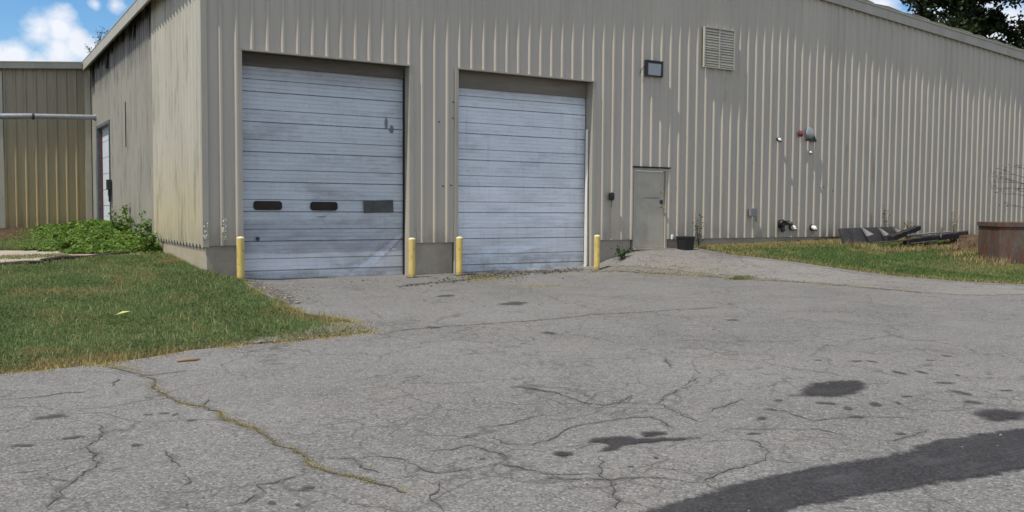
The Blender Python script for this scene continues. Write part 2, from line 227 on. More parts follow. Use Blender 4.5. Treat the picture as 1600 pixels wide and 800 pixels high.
# yellow bollard
m = NT('yellow_paint', .55, .4)
c = m.mix(m.ramp(m.noise(5, 5, .6), .3, .7), (.68, .52, .17), (.60, .44, .13))
c = m.mix(m.ramp(m.noise(14, 6, .7, (1, 1, .4)), .56, .66), c, (.30, .21, .10)); c = m.mix(m.math('MULTIPLY', m.ramp(m.z(), .12, .0), .8, clamp=True), c, (.13, .08, .045))
m.col(c); m.bump(m.noise(20, 4), .3, .004); M_YEL = m.m
# rust box
m = NT('rusty_steel', .75, .3, .2)
c = m.mix(m.ramp(m.noise(2.5, 7, .7), .3, .7), (.15, .12, .10), (.085, .068, .06))
c = m.mix(m.ramp(m.noise(5, 6, .7, (1, 1, .35), (2, 0, 0)), .46, .62), c, (.14, .055, .03))
c = m.mix(m.math('MULTIPLY', m.ramp(m.noise(17, 5, .6), .55, .8), .7, clamp=True), c, (.2, .17, .15))
m.col(c); m.bump(m.noise(15, 5, .6), .5, .01); M_RUST = m.m
# asphalt
def asphalt(name, base, cracks=True):
    m = NT(name, .9, .25)
    c = m.mix(m.ramp(m.noise(.28, 5, .62), .36, .64), tuple(x*1.12 for x in base), tuple(x*.78 for x in base))
    c = m.mix(m.math('MULTIPLY', m.ramp(m.noise(.5, 5, .65, (.35, 1.3, 1), (3, 8, 0)), .5, .72), .45, clamp=True), c, tuple(x*.62 for x in base))
    c = m.mix(m.ramp(m.noise(.8, 6, .65, (1, 1, 1), (5, 3, 0)), .45, .7), c, (base[0]*1.05, base[1]*1.0, base[2]*.97))
    c = m.mix(m.math('MULTIPLY', m.ramp(m.noise(4, 6, .7), .5, .75), .35, clamp=True), c, tuple(x*.7 for x in base))
    ag = m.N.new('ShaderNodeTexVoronoi'); ag.inputs['Scale'].default_value = 80; m.L.new(m.map(), ag.inputs['Vector'])
    sepc = m.N.new('ShaderNodeSeparateColor'); m.L.new(ag.outputs['Color'], sepc.inputs[0])
    c = m.mix(m.math('MULTIPLY', m.ramp(sepc.outputs[0], .6, 1.0), .75, clamp=True), c, tuple(min(1, x*1.9) for x in base))
    c = m.mix(m.math('MULTIPLY', m.ramp(sepc.outputs[1], .6, 1.0), .8, clamp=True), c, tuple(x*.38 for x in base))
    ag2 = m.N.new('ShaderNodeTexVoronoi'); ag2.inputs['Scale'].default_value = 22; m.L.new(m.map(), ag2.inputs['Vector'])
    sep2 = m.N.new('ShaderNodeSeparateColor'); m.L.new(ag2.outputs['Color'], sep2.inputs[0])
    c = m.mix(m.math('MULTIPLY', m.ramp(sep2.outputs[0], .8, 1.0), .2, clamp=True), c, tuple(min(1, x*1.7) for x in base))
    c = m.mix(m.math('MULTIPLY', m.ramp(sep2.outputs[1], .8, 1.0), .25, clamp=True), c, tuple(x*.5 for x in base))
    if not cracks: c = m.mix(m.math('MULTIPLY', m.ramp(m.noise(3.2, 7, .75, (.6, 1.4, 1)), .5, .72), .6, clamp=True), c, tuple(x*2.1 for x in base))
    h = m.noise(60, 4, .7)
    if cracks:
        # hairline cracks
        vm = m.N.new('ShaderNodeVectorMath'); vm.operation = 'ADD'; nn = m.N.new('ShaderNodeTexNoise'); nn.inputs['Scale'].default_value = 1.7; nn.inputs['Detail'].default_value = 5
        m.L.new(m.map(), nn.inputs['Vector'])
        vs = m.N.new('ShaderNodeVectorMath'); vs.operation = 'SCALE'; vs.inputs['Scale'].default_value = .7; m.L.new(nn.outputs['Color'], vs.inputs[0])
        m.L.new(m.tc, vm.inputs[0]); m.L.new(vs.outputs[0], vm.inputs[1])
        for scl, wd, lo in ((.6, .014, .40), (1.5, .024, .46), (3.6, .05, .53)):
            vo = m.N.new('ShaderNodeTexVoronoi'); vo.feature = 'DISTANCE_TO_EDGE'; vo.inputs['Scale'].default_value = scl; m.L.new(vm.outputs[0], vo.inputs['Vector'])
            k = m.math('MULTIPLY', m.ramp(vo.outputs['Distance'], wd, 0), m.ramp(m.noise(.55, 3, .5, off=(scl, 7, 0)), lo, lo+.1), clamp=True)
            c = m.mix(m.math('MULTIPLY', k, .62, clamp=True), c, (.06, .055, .05))
    m.col(c); m.bump(h, .55, .012); return m.m
M_ASPH = asphalt('old_asphalt', (.168, .163, .154)); M_TAR = asphalt('sealed_asphalt', (.040, .0385, .040), False); M_PATCH = asphalt('patched_asphalt', (.036, .034, .034), False)
M_SPOT = simple('oil_stain', (.065, .06, .057), .8, .3, 0, .3, 20, (.15, .14, .13), .6)
M_CRACK = simple('crack_shadow', (.105, .097, .086), .95, .1, 0, .4, 10)
M_PATH = simple('pale_concrete', (.38, .32, .27), .9, .2, 0, .2, 1.5, (.26, .21, .17), .6, .4)
M_GRAV = simple('gravel_dust', (.225, .205, .18), .95, .2, 0, .3, 20, (.15, .13, .11), .6, .6)
M_MUD = simple('mud_stain', (.13, .115, .10), .95, .2, 0, .35, 8, (.2, .185, .165), .7, .5)
M_PEB = simple('pebbles', (.30, .28, .24), .85, .3, 0, .5, 9)
m = NT('soil', .95, .1)
c = m.mix(m.ramp(m.noise(1.3, 6, .7), .35, .65), (.075, .07, .035), (.13, .10, .06)); c = m.mix(m.ramp(m.noise(9, 6, .7), .45, .7), c, (.05, .06, .02))
m.col(c); m.bump(m.noise(14, 5), .6, .03); M_SOIL = m.m
def foliage(name, a, b, dry, dry_lo=.5, dry_hi=.66, scale=.9, tr=.25, off=0):
    m = NT(name, .65, .25)
    rnd = m.attr('rnd'); dr = m.attr('dry')
    c = m.mix(rnd, a, b)
    c = m.mix(m.math('MULTIPLY', m.ramp(m.noise(scale*3, 4, .6, off=(off, 1, 0)), .4, .7), .6, clamp=True), c, (a[0]*.75, a[1]*.85, a[2]*.9))
    f = m.math('ADD', m.ramp(m.noise(scale, 5, .65, off=(off, 4, 0)), dry_lo, dry_hi), dr)
    f = m.math('MULTIPLY', f, m.math('MULTIPLY_ADD', rnd, .7, .45), clamp=True)
    c = m.mix(f, c, dry); m.col(c)
    t = m.N.new('ShaderNodeBsdfTranslucent'); m.L.new(c, t.inputs[0]); mm = m.N.new('ShaderNodeMixShader'); mm.inputs[0].default_value = tr
    out = m.N['Material Output']; m.L.new(m.b.outputs[0], mm.inputs[1]); m.L.new(t.outputs[0], mm.inputs[2]); m.L.new(mm.outputs[0], out.inputs[0]); return m.m
M_GRASS = foliage('lawn_grass', (.115, .18, .055), (.27, .33, .13), (.36, .27, .12), .52, .72, .8)
M_GRASS2 = foliage('lawn_grass_far', (.08, .145, .035), (.19, .25, .085), (.42, .32, .15), .56, .75, .6, off=4)
M_DRY = foliage('dry_grass', (.46, .34, .17), (.30, .21, .10), (.11, .08, .03), .5, .7, 1.2)
M_RUSTW = foliage('dead_weeds', (.24, .15, .10), (.36, .26, .16), (.10, .055, .04), .5, .7, 1.2)
M_CRKW = foliage('crack_grass', (.34, .29, .08), (.52, .43, .16), (.50, .37, .18), .4, .7, 1.4)
M_VINE = foliage('vine_leaves', (.06, .14, .02), (.24, .34, .07), (.20, .21, .05), .6, .8, 1.0, .35)
M_TREE = foliage('tree_leaves', (.022, .036, .013), (.06, .085, .03), (.05, .05, .02), .6, .8, .3, .2)
M_WEED = foliage('weed_leaves', (.035, .075, .018), (.08, .12, .035), (.12, .12, .04), .6, .8, 1.0)

def feather(mat, seed, maxf=.95, scale=9, thr=(.35, .62)):
    """makes a sheet fade raggedly at its rim: the attribute 'edge' is 1 well inside and 0 at the rim"""
    t = mat.node_tree; N_ = t.nodes; L_ = t.links; out = N_['Material Output']; src = out.inputs[0].links[0].from_socket
    a = N_.new('ShaderNodeAttribute'); a.attribute_name = 'edge'; tc = N_.new('ShaderNodeTexCoord')
    n = N_.new('ShaderNodeTexNoise'); n.inputs['Scale'].default_value = scale; n.inputs['Detail'].default_value = 8; n.inputs['Roughness'].default_value = .75; L_.new(tc.outputs['Object'], n.inputs['Vector'])
    s = N_.new('ShaderNodeMath'); s.operation = 'MULTIPLY_ADD'; L_.new(n.outputs['Fac'], s.inputs[0]); s.inputs[1].default_value = 2.2; s.inputs[2].default_value = -1.1
    q = N_.new('ShaderNodeMath'); q.operation = 'ADD'; L_.new(s.outputs[0], q.inputs[0]); a2 = N_.new('ShaderNodeMath'); a2.operation = 'MULTIPLY'; a2.inputs[1].default_value = 1.25; L_.new(a.outputs['Fac'], a2.inputs[0]); L_.new(a2.outputs[0], q.inputs[1])
    mr = N_.new('ShaderNodeMapRange'); mr.inputs['From Min'].default_value = thr[0]; mr.inputs['From Max'].default_value = thr[1]; mr.inputs['To Max'].default_value = maxf; L_.new(q.outputs[0], mr.inputs['Value'])
    tr = N_.new('ShaderNodeBsdfTransparent'); mx_ = N_.new('ShaderNodeMixShader'); L_.new(mr.outputs[0], mx_.inputs[0]); L_.new(tr.outputs[0], mx_.inputs[1]); L_.new(src, mx_.inputs[2]); L_.new(mx_.outputs[0], out.inputs[0])
    return mat
M_CRST = simple('crack_soot', (.06, .056, .05), .95, .1, 0, .3, 10)
for _m, _mf, _sc, _th in ((M_TAR, .96, 9, (.15, .75)), (M_PATCH, .93, 20, (.1, 1.2)), (M_SPOT, .68, 22, (.35, .95)), (M_MUD, .9, 6, (.1, .7)), (M_GRAV, .85, 7, (.3, .9)), (M_PATH, 1, 5, (.0, .2)), (M_CRST, .28, 9, (.5, 1.5))): feather(_m, 0, _mf, _sc, _th)

M_DRIVE = feather(asphalt('pale_asphalt', (.215, .205, .19)), 0, .9, 3, (-.1, .6))
# ---------------- helpers ----------------
COL = sc.collection
def tag(o, label=None, cat=None, group=None, kind=None):
    if label: o['label'] = label
    if cat: o['category'] = cat
    if group: o['group'] = group
    if kind: o['kind'] = kind
    return o
def empty(name, loc, label=None, cat=None, group=None, rz=0):
    o = bpy.data.objects.new(name, None); o.empty_display_size = .2; COL.objects.link(o); o.location = loc; o.rotation_euler.z = rz
    return tag(o, label, cat, group)
class MB:
    def __init__(s): s.v = []; s.f = []
    def add(s, vs, fs):
        n = len(s.v); s.v += [tuple(p) for p in vs]; s.f += [tuple(i+n for i in f) for f in fs]; return s
    def box(s, x0, x1, y0, y1, z0, z1, mat=None):
        vs = [(x, y, z) for z in (z0, z1) for y in (y0, y1) for x in (x0, x1)]
        if mat: vs = [tuple(mat @ Vector(p)) for p in vs]
        return s.add(vs, [(0, 2, 3, 1), (4, 5, 7, 6), (0, 1, 5, 4), (2, 6, 7, 3), (0, 4, 6, 2), (1, 3, 7, 5)])
    def tube(s, pts, rad, n=10, cap=True):
        pts = [Vector(p) for p in pts]; rs = rad if isinstance(rad, (list, tuple)) else [rad]*len(pts)
        b = len(s.v)
        for i, p in enumerate(pts):
            d = (pts[min(i+1, len(pts)-1)]-pts[max(i-1, 0)]).normalized()
            a = d.cross(Vector((0, 0, 1)) if abs(d.z) < .9 else Vector((1, 0, 0))).normalized(); c = d.cross(a)
            for k in range(n):
                t = 2*math.pi*k/n; s.v.append(tuple(p+(a*math.cos(t)+c*math.sin(t))*rs[i]))
        for i in range(len(pts)-1):
            for k in range(n):
                s.f.append((b+i*n+k, b+i*n+(k+1) % n, b+(i+1)*n+(k+1) % n, b+(i+1)*n+k))
        if cap: s.f.append(tuple(b+k for k in range(n))[::-1]); s.f.append(tuple(b+(len(pts)-1)*n+k for k in range(n)))
        return s
    def prism(s, poly, d0, d1, axis='y'):   # poly in (a,b) plane extruded along axis
        def P(a, b, d): return {'y': (a, d, b), 'x': (d, a, b), 'z': (a, b, d)}[axis]
        n = len(poly); vs = [P(a, b, d0) for a, b in poly]+[P(a, b, d1) for a, b in poly]
        return s.add(vs, [tuple(range(n)), tuple(range(2*n-1, n-1, -1))]+[(i, i+n, (i+1) % n+n, (i+1) % n) for i in range(n)])
    def build(s, name, mat, parent=None, label=None, cat=None, group=None, kind=None, smooth=False, bevel=0, origin=None):
        me = bpy.data.meshes.new(name); off = Vector(parent_loc(parent)) if parent else Vector(origin or (0, 0, 0))
        me.from_pydata([tuple(Vector(p)-off) for p in s.v], [], s.f); me.materials.append(mat)
        import bmesh
        bm = bmesh.new(); bm.from_mesh(me); bmesh.ops.recalc_face_normals(bm, faces=bm.faces); bm.to_mesh(me); bm.free()
        if smooth: me.polygons.foreach_set('use_smooth', [True]*len(me.polygons))
        o = bpy.data.objects.new(name, me); COL.objects.link(o)
        if parent: o.parent = parent
        else: o.location = off
        if smooth: me.set_sharp_from_angle(angle=math.radians(40))
        if bevel:
            b = o.modifiers.new('bevel', 'BEVEL'); b.width = bevel; b.segments = 2; b.limit_method = 'ANGLE'
        return tag(o, label, cat, group, kind)
def parent_loc(p):
    v = Vector((0, 0, 0))
    while p is not None: v += p.location; p = p.parent
    return v
def h1(x, y): return float(H(x, y)[0])
def dup(o, loc, label):
    c = o.copy(); COL.objects.link(c); c.location = loc; c['label'] = label
    for ch in o.children:
        d = ch.copy(); COL.objects.link(d); d.parent = c
        for g in ch.children: e = g.copy(); COL.objects.link(e); e.parent = d
    return c

# ---------------- ground sheets ----------------
def inside(poly, X, Y):
    X = np.asarray(X); Y = np.asarray(Y); r = np.zeros(X.shape, bool); n = len(poly)
    for i in range(n):
        x1, y1 = poly[i]; x2, y2 = poly[(i+1) % n]
        if y1 == y2: continue
        c = ((y1 > Y) != (y2 > Y)) & (X < (x2-x1)*(Y-y1)/(y2-y1)+x1); r ^= c
    return r
def edgedist(poly, X, Y):
    d = np.full(len(X), 9.)
    for (x1, y1), (x2, y2) in zip(poly[:-1], poly[1:]):
        L2 = (x2-x1)**2+(y2-y1)**2; t_ = np.clip(((X-x1)*(x2-x1)+(Y-y1)*(y2-y1))/max(L2, 1e-9), 0, 1)
        d = np.minimum(d, np.hypot(X-x1-t_*(x2-x1), Y-y1-t_*(y2-y1)))
    return d
def jitter(poly, step, amp, seed, closed=True):
    r = random.Random(seed); out = []; n = len(poly)
    for i in range(n if closed else n-1):
        a = poly[i]; b = poly[(i+1) % n]; d = math.dist(a, b); k = max(1, min(400, int(d/step)))
        for j in range(k):
            t = j/k; am = amp if j else amp*.4
            out.append((a[0]+(b[0]-a[0])*t+r.uniform(-am, am), a[1]+(b[1]-a[1])*t+r.uniform(-am, am)))
    if not closed: out.append(poly[-1])
    return out
def grow(p, k):
    cx = sum(q[0] for q in p)/len(p); cy = sum(q[1] for q in p)/len(p); return [(cx+(x-cx)*k, cy+(y-cy)*k) for x, y in p]
def sheet(name, poly, mat, lift, grid, near=None, kind='structure', label=None, thick=0, gridpts=None, parent=None, soft=0):
    xs = [p[0] for p in poly]; ys = [p[1] for p in poly]
    x0, x1, y0, y1 = near or (min(xs), max(xs), min(ys), max(ys))
    gx, gy = np.meshgrid(np.arange(x0+grid/2, x1, grid), np.arange(y0+grid/2, y1, grid)); gx = gx.ravel(); gy = gy.ravel()
    k = inside(poly, gx, gy); pts = [Vector(p) for p in poly]+[Vector((a, b)) for a, b in zip(gx[k], gy[k])]
    if gridpts: pts += [Vector(p) for p in gridpts if inside(poly, [p[0]], [p[1]])[0]]
    v, e, f, *_ = delaunay_2d_cdt(pts, [], [list(range(len(poly)))], 1, 1e-5)
    a = np.array([(p.x, p.y) for p in v]); z = H(a[:, 0], a[:, 1])+lift
    me = bpy.data.meshes.new(name)
    vs = [(p[0], p[1], q) for p, q in zip(a, z)]; fs = [tuple(q) for q in f]
    me.from_pydata(vs, [], fs); me.materials.append(mat)
    me.polygons.foreach_set('use_smooth', [True]*len(me.polygons))
    # faces must look up
    if me.polygons and me.polygons[0].normal.z < 0: me.flip_normals()
    if soft:
        cl_ = poly+[poly[0]]; ed_ = edgedist(cl_, a[:, 0], a[:, 1]); at = me.attributes.new('edge', 'FLOAT', 'POINT'); at.data.foreach_set('value', np.clip(ed_/soft, 0, 1).astype(np.float32))
    o = bpy.data.objects.new(name, me); COL.objects.link(o)
    if thick:
        s_ = o.modifiers.new('t', 'SOLIDIFY'); s_.thickness = thick; s_.offset = -1
    return tag(o, label, kind=kind)
FAR = [(x, y) for x in range(-60, 61, 12) for y in range(-60, -19, 10)]
door_line = [(.6, -.30), (.6, .5), (9.25, .5), (9.25, -.05), (9.6, .02), (12.3, .02), (12.42, -.23)]
lawnR_edge = [(12.34, -1.47), (12.7, -2.2), (13.19, -2.94), (13.6, -4.0), (13.8, -5.13), (14.11, -6.45), (14.61, -7.52), (16, -9.3), (19, -11.2), (24, -12.6), (40, -14)]
lot = [(-60, -8.6), (-12, -8.4), (-5, -8.35)]+LAWN_EDGE+door_line+lawnR_edge+[(60, -15), (60, -60), (-60, -60)]
sheet('asphalt_lot', lot, M_ASPH, .006, .33, (-8, 26, -19.5, .5), gridpts=FAR)
gr = []
g = 400
big = [(-g, -g), (g, -g), (g, g), (-g, g)]
ring = [(x, y) for x in (-200, -100, -50, -25, 50, 100, 200) for y in (-200, -100, -50, 40, 100, 200)]
sheet('ground', big, M_SOIL, -.03, .4, (-13, 33, -19.6, 19.6), gridpts=ring)
path = jitter([(-9, 2.5), (-3.34, 2.75), (-2.2, 3.1), (-.62, 3.72), (-.12, 4.1), (-.12, 4.9), (-1.2, 5.4), (-2.17, 5.95), (-3.21, 6.4), (-9, 6.3)], .3, .05, 3)
sheet('concrete_path', path, M_PATH, .015, .5, soft=.05)
tar = jitter([(-7, -15.9), (-3, -14.75), (-1.6, -14.38)]+TAR_UP+[(3.6, -14.1), (6, -14.0), (12, -13.9), (30, -13.6), (30, -14.5), (6, -14.75), (2.2, -14.95)]+TAR_LOW+[(-1.2, -14.85), (-2.6, -15.25), (-7, -16.6)], .06, .012, 4)
sheet('tar_strip', tar, M_TAR, .012, .12, (-7, 8, -17, -13.9), soft=.12)
for i, p in enumerate(PATCHES): sheet('asphalt_patch', jitter(grow(p, 1.22), .035, .03 if i in (0, 4) else .016, 10+i), M_PATCH, .013+.0006*i, .025, soft=.12 if i in (0, 4) else .05)
mb = MB(); SE = []
for i, (x, y, a, b, t) in enumerate(SPOTS):
    n = 14; pt = []
    ph = R.random()*6
    for k in range(n):
        q = 2*math.pi*k/n; rr = 1+.28*math.sin(2*q+ph)+R.uniform(-.22, .22)
        px = math.cos(q)*a*rr; py = math.sin(q)*max(b, .02)*rr
        X = x+px*math.cos(t)-py*math.sin(t); Y = y+px*math.sin(t)+py*math.cos(t); pt.append((X, Y, h1(X, Y)+.011))
    cz_ = (x, y, h1(x, y)+.011); mb.add([cz_]+[tuple(cz_[k]+(q[k]-cz_[k])*.55 for k in range(3)) for q in pt]+[tuple(cz_[k]+(q[k]-cz_[k])*1.4 for k in range(3)) for q in pt],
        [(0, 1+k, 1+(k+1) % n) for k in range(n)]+[(1+k, 1+n+k, 1+n+(k+1) % n, 1+(k+1) % n) for k in range(n)]); SE += [1]+[.8]*n+[0]*n
so_ = mb.build('oil_stains', M_SPOT, kind='structure'); at = so_.data.attributes.new('edge', 'FLOAT', 'POINT'); at.data.foreach_set('value', np.array(SE, np.float32))
sheet('mud_stain', jitter([(2.6, -2.5), (3.6, -2.0), (4.8, -1.75), (5.6, -1.2), (7.0, -.6), (8.9, -.35), (8.9, .1), (5.6, .1), (5.5, -.6), (5.0, -1.25), (4.4, -1.5), (3.4, -1.7)], .1, .07, 21), M_MUD, .011, .1, soft=.3)
sheet('driveway_mound', jitter(MOUND_EDGE+[(11.9, -8.2), (13.8, -9.0), (14.4, -7.6), (13.95, -6.4), (13.6, -5.1), (13.4, -4.0), (13.0, -2.94), (12.5, -2.2), (12.2, -1.4), (12.2, -.15), (9.9, -.1), (9.4, -.4)], .15, .08, 29), M_DRIVE, .0085, .15, soft=.45)
sheet('gravel_apron', jitter([(8.3, -.6), (9.1, -1.2), (9.3, -2), (9.9, -3.1), (10.1, -3.9), (10.9, -5.1), (11.1, -5.0), (10.6, -3.6), (10.3, -2.5), (9.9, -1.5), (9.6, -.5), (9.3, -.3)], .08, .07, 22), M_GRAV, .010, .1, soft=.3)
sheet('gravel_shoulder', jitter([(-1.6, -7.55), (-.77, -7.5), (-.17, -7.4), (.45, -7.25), (.75, -6.9), (.55, -6.3), (.1, -6.2), (-.4, -6.7), (-1.1, -7.1)], .1, .05, 23), M_GRAV, .014, .1, soft=.2)
sheet('gravel_shoulder', jitter([(.1, -4.4), (.3, -3.3), (.3, -2.1), (.55, -.5), (.9, -.4), (.75, -1.6), (.75, -2.8), (.5, -4.2)], .1, .06, 24), M_MUD, .013, .1, soft=.2)
# cracks in the lot
def ribbon(mb, pts, w, seed, lift=.011, amp=.02):
    r = random.Random(seed); P = jitter(pts, .05, amp, seed, False); n = len(P); b = len(mb.v)
    for i, p in enumerate(P):
        q = P[min(i+1, n-1)]; o = P[max(i-1, 0)]; dx, dy = q[0]-o[0], q[1]-o[1]; l = math.hypot(dx, dy) or 1
        ww = w*(.35+r.random())*(.2 if i in (0, n-1) else 1)/2; z = h1(*p)+lift
        mb.v += [(p[0]-dy/l*ww, p[1]+dx/l*ww, z), (p[0]+dy/l*ww, p[1]-dx/l*ww, z)]
    for i in range(n-1): mb.f.append((b+2*i, b+2*i+1, b+2*i+3, b+2*i+2))
mb = MB()
for i, c in enumerate(CRACKS):
    if len(c) > 1: ribbon(mb, c, .0085 if c[0][1] < -10 else .014, i)
ribbon(mb, SEAM, .018, 200); ribbon(mb, MAIN_CRACK, .02, 201); ribbon(mb, MOUND_EDGE, .05, 202)
mb.build('asphalt_cracks', M_CRACK, kind='structure')
mb = MB(); SE = []
for i, c in enumerate(CRACKS+[MAIN_CRACK, SEAM]):
    if len(c) < 2: continue
    P = jitter(c, .12, .03, 500+i, False); n = len(P); b_ = len(mb.v); w0 = .09 if c[0][1] < -9 else .16
    for k, p in enumerate(P):
        q = P[min(k+1, n-1)]; o = P[max(k-1, 0)]; dx, dy = q[0]-o[0], q[1]-o[1]; l = math.hypot(dx, dy) or 1; z = h1(*p)+.0095
        mb.v += [(p[0]-dy/l*w0, p[1]+dx/l*w0, z), (p[0], p[1], z), (p[0]+dy/l*w0, p[1]-dx/l*w0, z)]; SE += [0, .8 if 0 < k < n-1 else 0, 0]
    for k in range(n-1):
        for j in (0, 1): a = b_+3*k+j; mb.f.append((a, a+1, a+4, a+3))
so_ = mb.build('crack_stains', M_CRST, kind='structure'); at = so_.data.attributes.new('edge', 'FLOAT', 'POINT'); at.data.foreach_set('value', np.array(SE, np.float32))

# ---------------- warehouse ----------------
S_ = .3048
def ribprof(a0, a1, phase, depth, extra):   # list of (a, out)
    P = [(a0, 0)]
    k = math.floor((a0-phase)/S_)
    while True:
        c = phase+k*S_
        if c-.05 > a1: break
        for da, o in ((-.052, 0), (-.016, depth), (.022, depth), (.044, 0)):
            if a0 < c+da < a1: P.append((c+da, o))
        for da in (.14, .165):   # small stiffening bead on the flat
            if a0 < c+da < a1: P.append((c+da, .003 if da == .14 else .0))
        k += 1
    P.append((a1, 0)); P.sort()
    def out(a):
        for i in range(len(P)-1):
            if P[i][0] <= a <= P[i+1][0]:
                t = (a-P[i][0])/max(1e-9, P[i+1][0]-P[i][0]); return P[i][1]*(1-t)+P[i+1][1]*t
        return 0
    for e in extra: P.append((e-.0005, out(e))); P.append((e+.0005, out(e)))
    P.sort(); return P
def corr(axis, base, sgn, a0, a1, phase, bot, top, holes, depth=.042):
    """corrugated sheet in the plane axis=base; ribs point along sgn; holes = (a0,a1,z0,z1)"""
    mb = MB(); ex = [h for ho in holes for h in ho[:2] if a0 < h < a1]
    P = ribprof(a0, a1, phase, depth, ex)
    def pt(a, o, z): return (a, base+sgn*o, z) if axis == 'y' else (base+sgn*o, a, z)
    for (p, po), (q, qo) in zip(P[:-1], P[1:]):
        if q-p < 1e-6: continue
        mid = (p+q)/2; iv = [(None, None)]
        cuts = sorted([h for h in holes if h[0] < mid < h[1]], key=lambda h: h[2])
        segs = []; lo = None
        for h in cuts:
            segs.append((lo, h[2])); lo = h[3]
        segs.append((lo, None))
        for lo_, hi_ in segs:
            za = bot(p) if lo_ is None else lo_; zb = bot(q) if lo_ is None else lo_
            ta = top(p) if hi_ is None else hi_; tb = top(q) if hi_ is None else hi_
            if ta-za < .01: continue
            nseg = 1
            mb.add([pt(p, po, za), pt(q, qo, zb), pt(q, qo, tb), pt(p, po, ta)], [(0, 1, 2, 3)])
    return mb
XE = 30.6
def rake_low(x): return 6.31+.0942*(x+.2) if x < 15.3 else 7.77-.077*(x-15.3)
WH = empty('warehouse', (0, 0, 0), 'large tan corrugated metal warehouse with two overhead doors and a low gabled roof', 'warehouse')
D1 = (.72, 4.27, -9, 4.65); D2 = (5.46, 9.13, -9, 4.69); PD = (10.44, 11.55, -9, 2.66)
fw = corr('y', 0, -1, .0, XE, 0.625, lambda x: .86, lambda x: rake_low(x)+.1, [D1, D2, PD])
fw.build('front_wall', M_SIDE, WH)
SD = (12.38, 15.1, -9, 4.16)
corr('x', 0, -1, 0, 5.18, .15, lambda y: .88, lambda y: 6.45, []).build('side_wall', M_CREAM, WH, 'newer cream section of the side wall')
corr('x', 0.004, -1, 5.18, 30, .15, lambda y: .88, lambda y: 6.45, [SD, (9.12, 9.44, 3.25, 4.5)]).build('side_wall', M_GREY, WH, 'older grey weathered section of the side wall with a torn eave')
MB().box(.06, .08, 8.6, 10.6, 3.0, 4.8).build('dark_slot_backing', M_BLACK, WH)  # black sheet added behind the wall slot so that it reads dark
# foundation
for a, b, z in ((.03, .66, .875), (4.38, 5.36, .875), (9.24, 10.40, .875), (11.62, XE, .875), (10.402, 11.618, .60)): MB().box(a, b, .035, .30, -.6, z).build('foundation', M_CONC, WH, bevel=.012)

MB().box(.035, .30, .30, 30, -.6, .895).build('foundation', M_CONC2, WH, 'pale side foundation', bevel=.01)
sp = MB()
for _ in range(26):   # spalled concrete lumps by the second door
    x, z = R.uniform(9.2, 9.32), R.uniform(.25, .85); s = R.uniform(.015, .04); sp.box(x-s, x+s, .035-s, .05, z-s, z+s)
sp.build('spalled_edge', M_CONC2, WH)
# trims
t = MB(); t.box(-.052, .062, -.052, -.046, .84, 6.5).box(-.052, -.046, -.046, .075, .84, 6.5); t.build('corner_trim', M_TRIM, WH)
for s, (a, b, _, z) in ((1, D1), (2, D2)):
    t = MB(); t.box(a-.03, b+.05, -.056, -.045, z-.008, z+.022).box(a-.02, b+.02, -.045, .02, z-.004, z+.012)
    t.build('header_trim', M_TRIM, WH)
    j = MB()   # opening lined with folded tan sheet
    j.box(a-.08, a, -.044, .30, -.1 if s == 1 else .1, z).box(b, b+.10, -.044, .30, -.1, z).box(a-.08, b+.10, .012, .30, z+.014, z+.08)
    j.build('door_frame', M_TRIM, WH)
# fascia along the rake: thick folded sheet, follows both slopes
def slab(mb, pts_low, thick, y0, y1):
    for (xa, za), (xb, zb) in zip(pts_low[:-1], pts_low[1:]):
        mb.add([(x, y, z) for (x, z) in ((xa, za), (xb, zb), (xb, zb+thick), (xa, za+thick)) for y in (y0, y1)],
               [(0, 2, 4, 6), (1, 7, 5, 3), (0, 1, 3, 2), (2, 3, 5, 4), (4, 5, 7, 6), (6, 7, 1, 0)])
rl = [(-.22, rake_low(-.22)), (15.3, 7.77), (XE+.2, rake_low(XE+.2))]
t = MB(); slab(t, rl, .27, -.105, -.05); t.build('rake_fascia', M_TRIM, WH)
t = MB(); slab(t, [(x, z+.27) for x, z in rl], .045, -.13, -.04); t.build('rake_cap', M_TRIML, WH)
# bent, uneven sheet metal edge riding along the cap on the right slope
t = MB()
x = 15.3
while x < XE:
    L_ = R.uniform(.7, 1.4); z = rake_low(x)+.315; z2 = rake_low(min(x+L_, XE))+.315; k = R.uniform(0, .025)
    t.add([(x, -.14, z), (x+L_-.02, -.14, z2), (x+L_-.02, -.14, z2+.015+k), (x+L_/2, -.17, (z+z2)/2+.03+k), (x, -.14, z+.012),
           (x, -.05, z+.01), (x+L_-.02, -.05, z2+.01), (x+L_-.02, -.05, z2+.02+k), (x+L_/2, -.05, (z+z2)/2+.035+k), (x, -.05, z+.02)],
          [(0, 1, 2, 3, 4), (5, 9, 8, 7, 6), (4, 3, 8, 9), (3, 2, 7, 8), (0, 5, 6, 1)])
    x += L_
t.build('cap_flashing', M_TRIML, WH)
t = MB(); slab(t, [(-.2, rl[0][1]+.2), (15.3, 7.97), (XE+.2, rake_low(XE+.2)+.2)], .09, -.05, 30); t.build('roof', M_ROOF, WH)
# eave gutter on the side
t = MB(); t.box(-.30, -.25, -.12, 16.35, 6.22, 6.50).box(-.25, .02, -.05, 16.35, 6.46, 6.49).box(-.31, -.20, -.12, 16.35, 6.50, 6.525); t.build('eave_gutter', M_TRIM, WH)
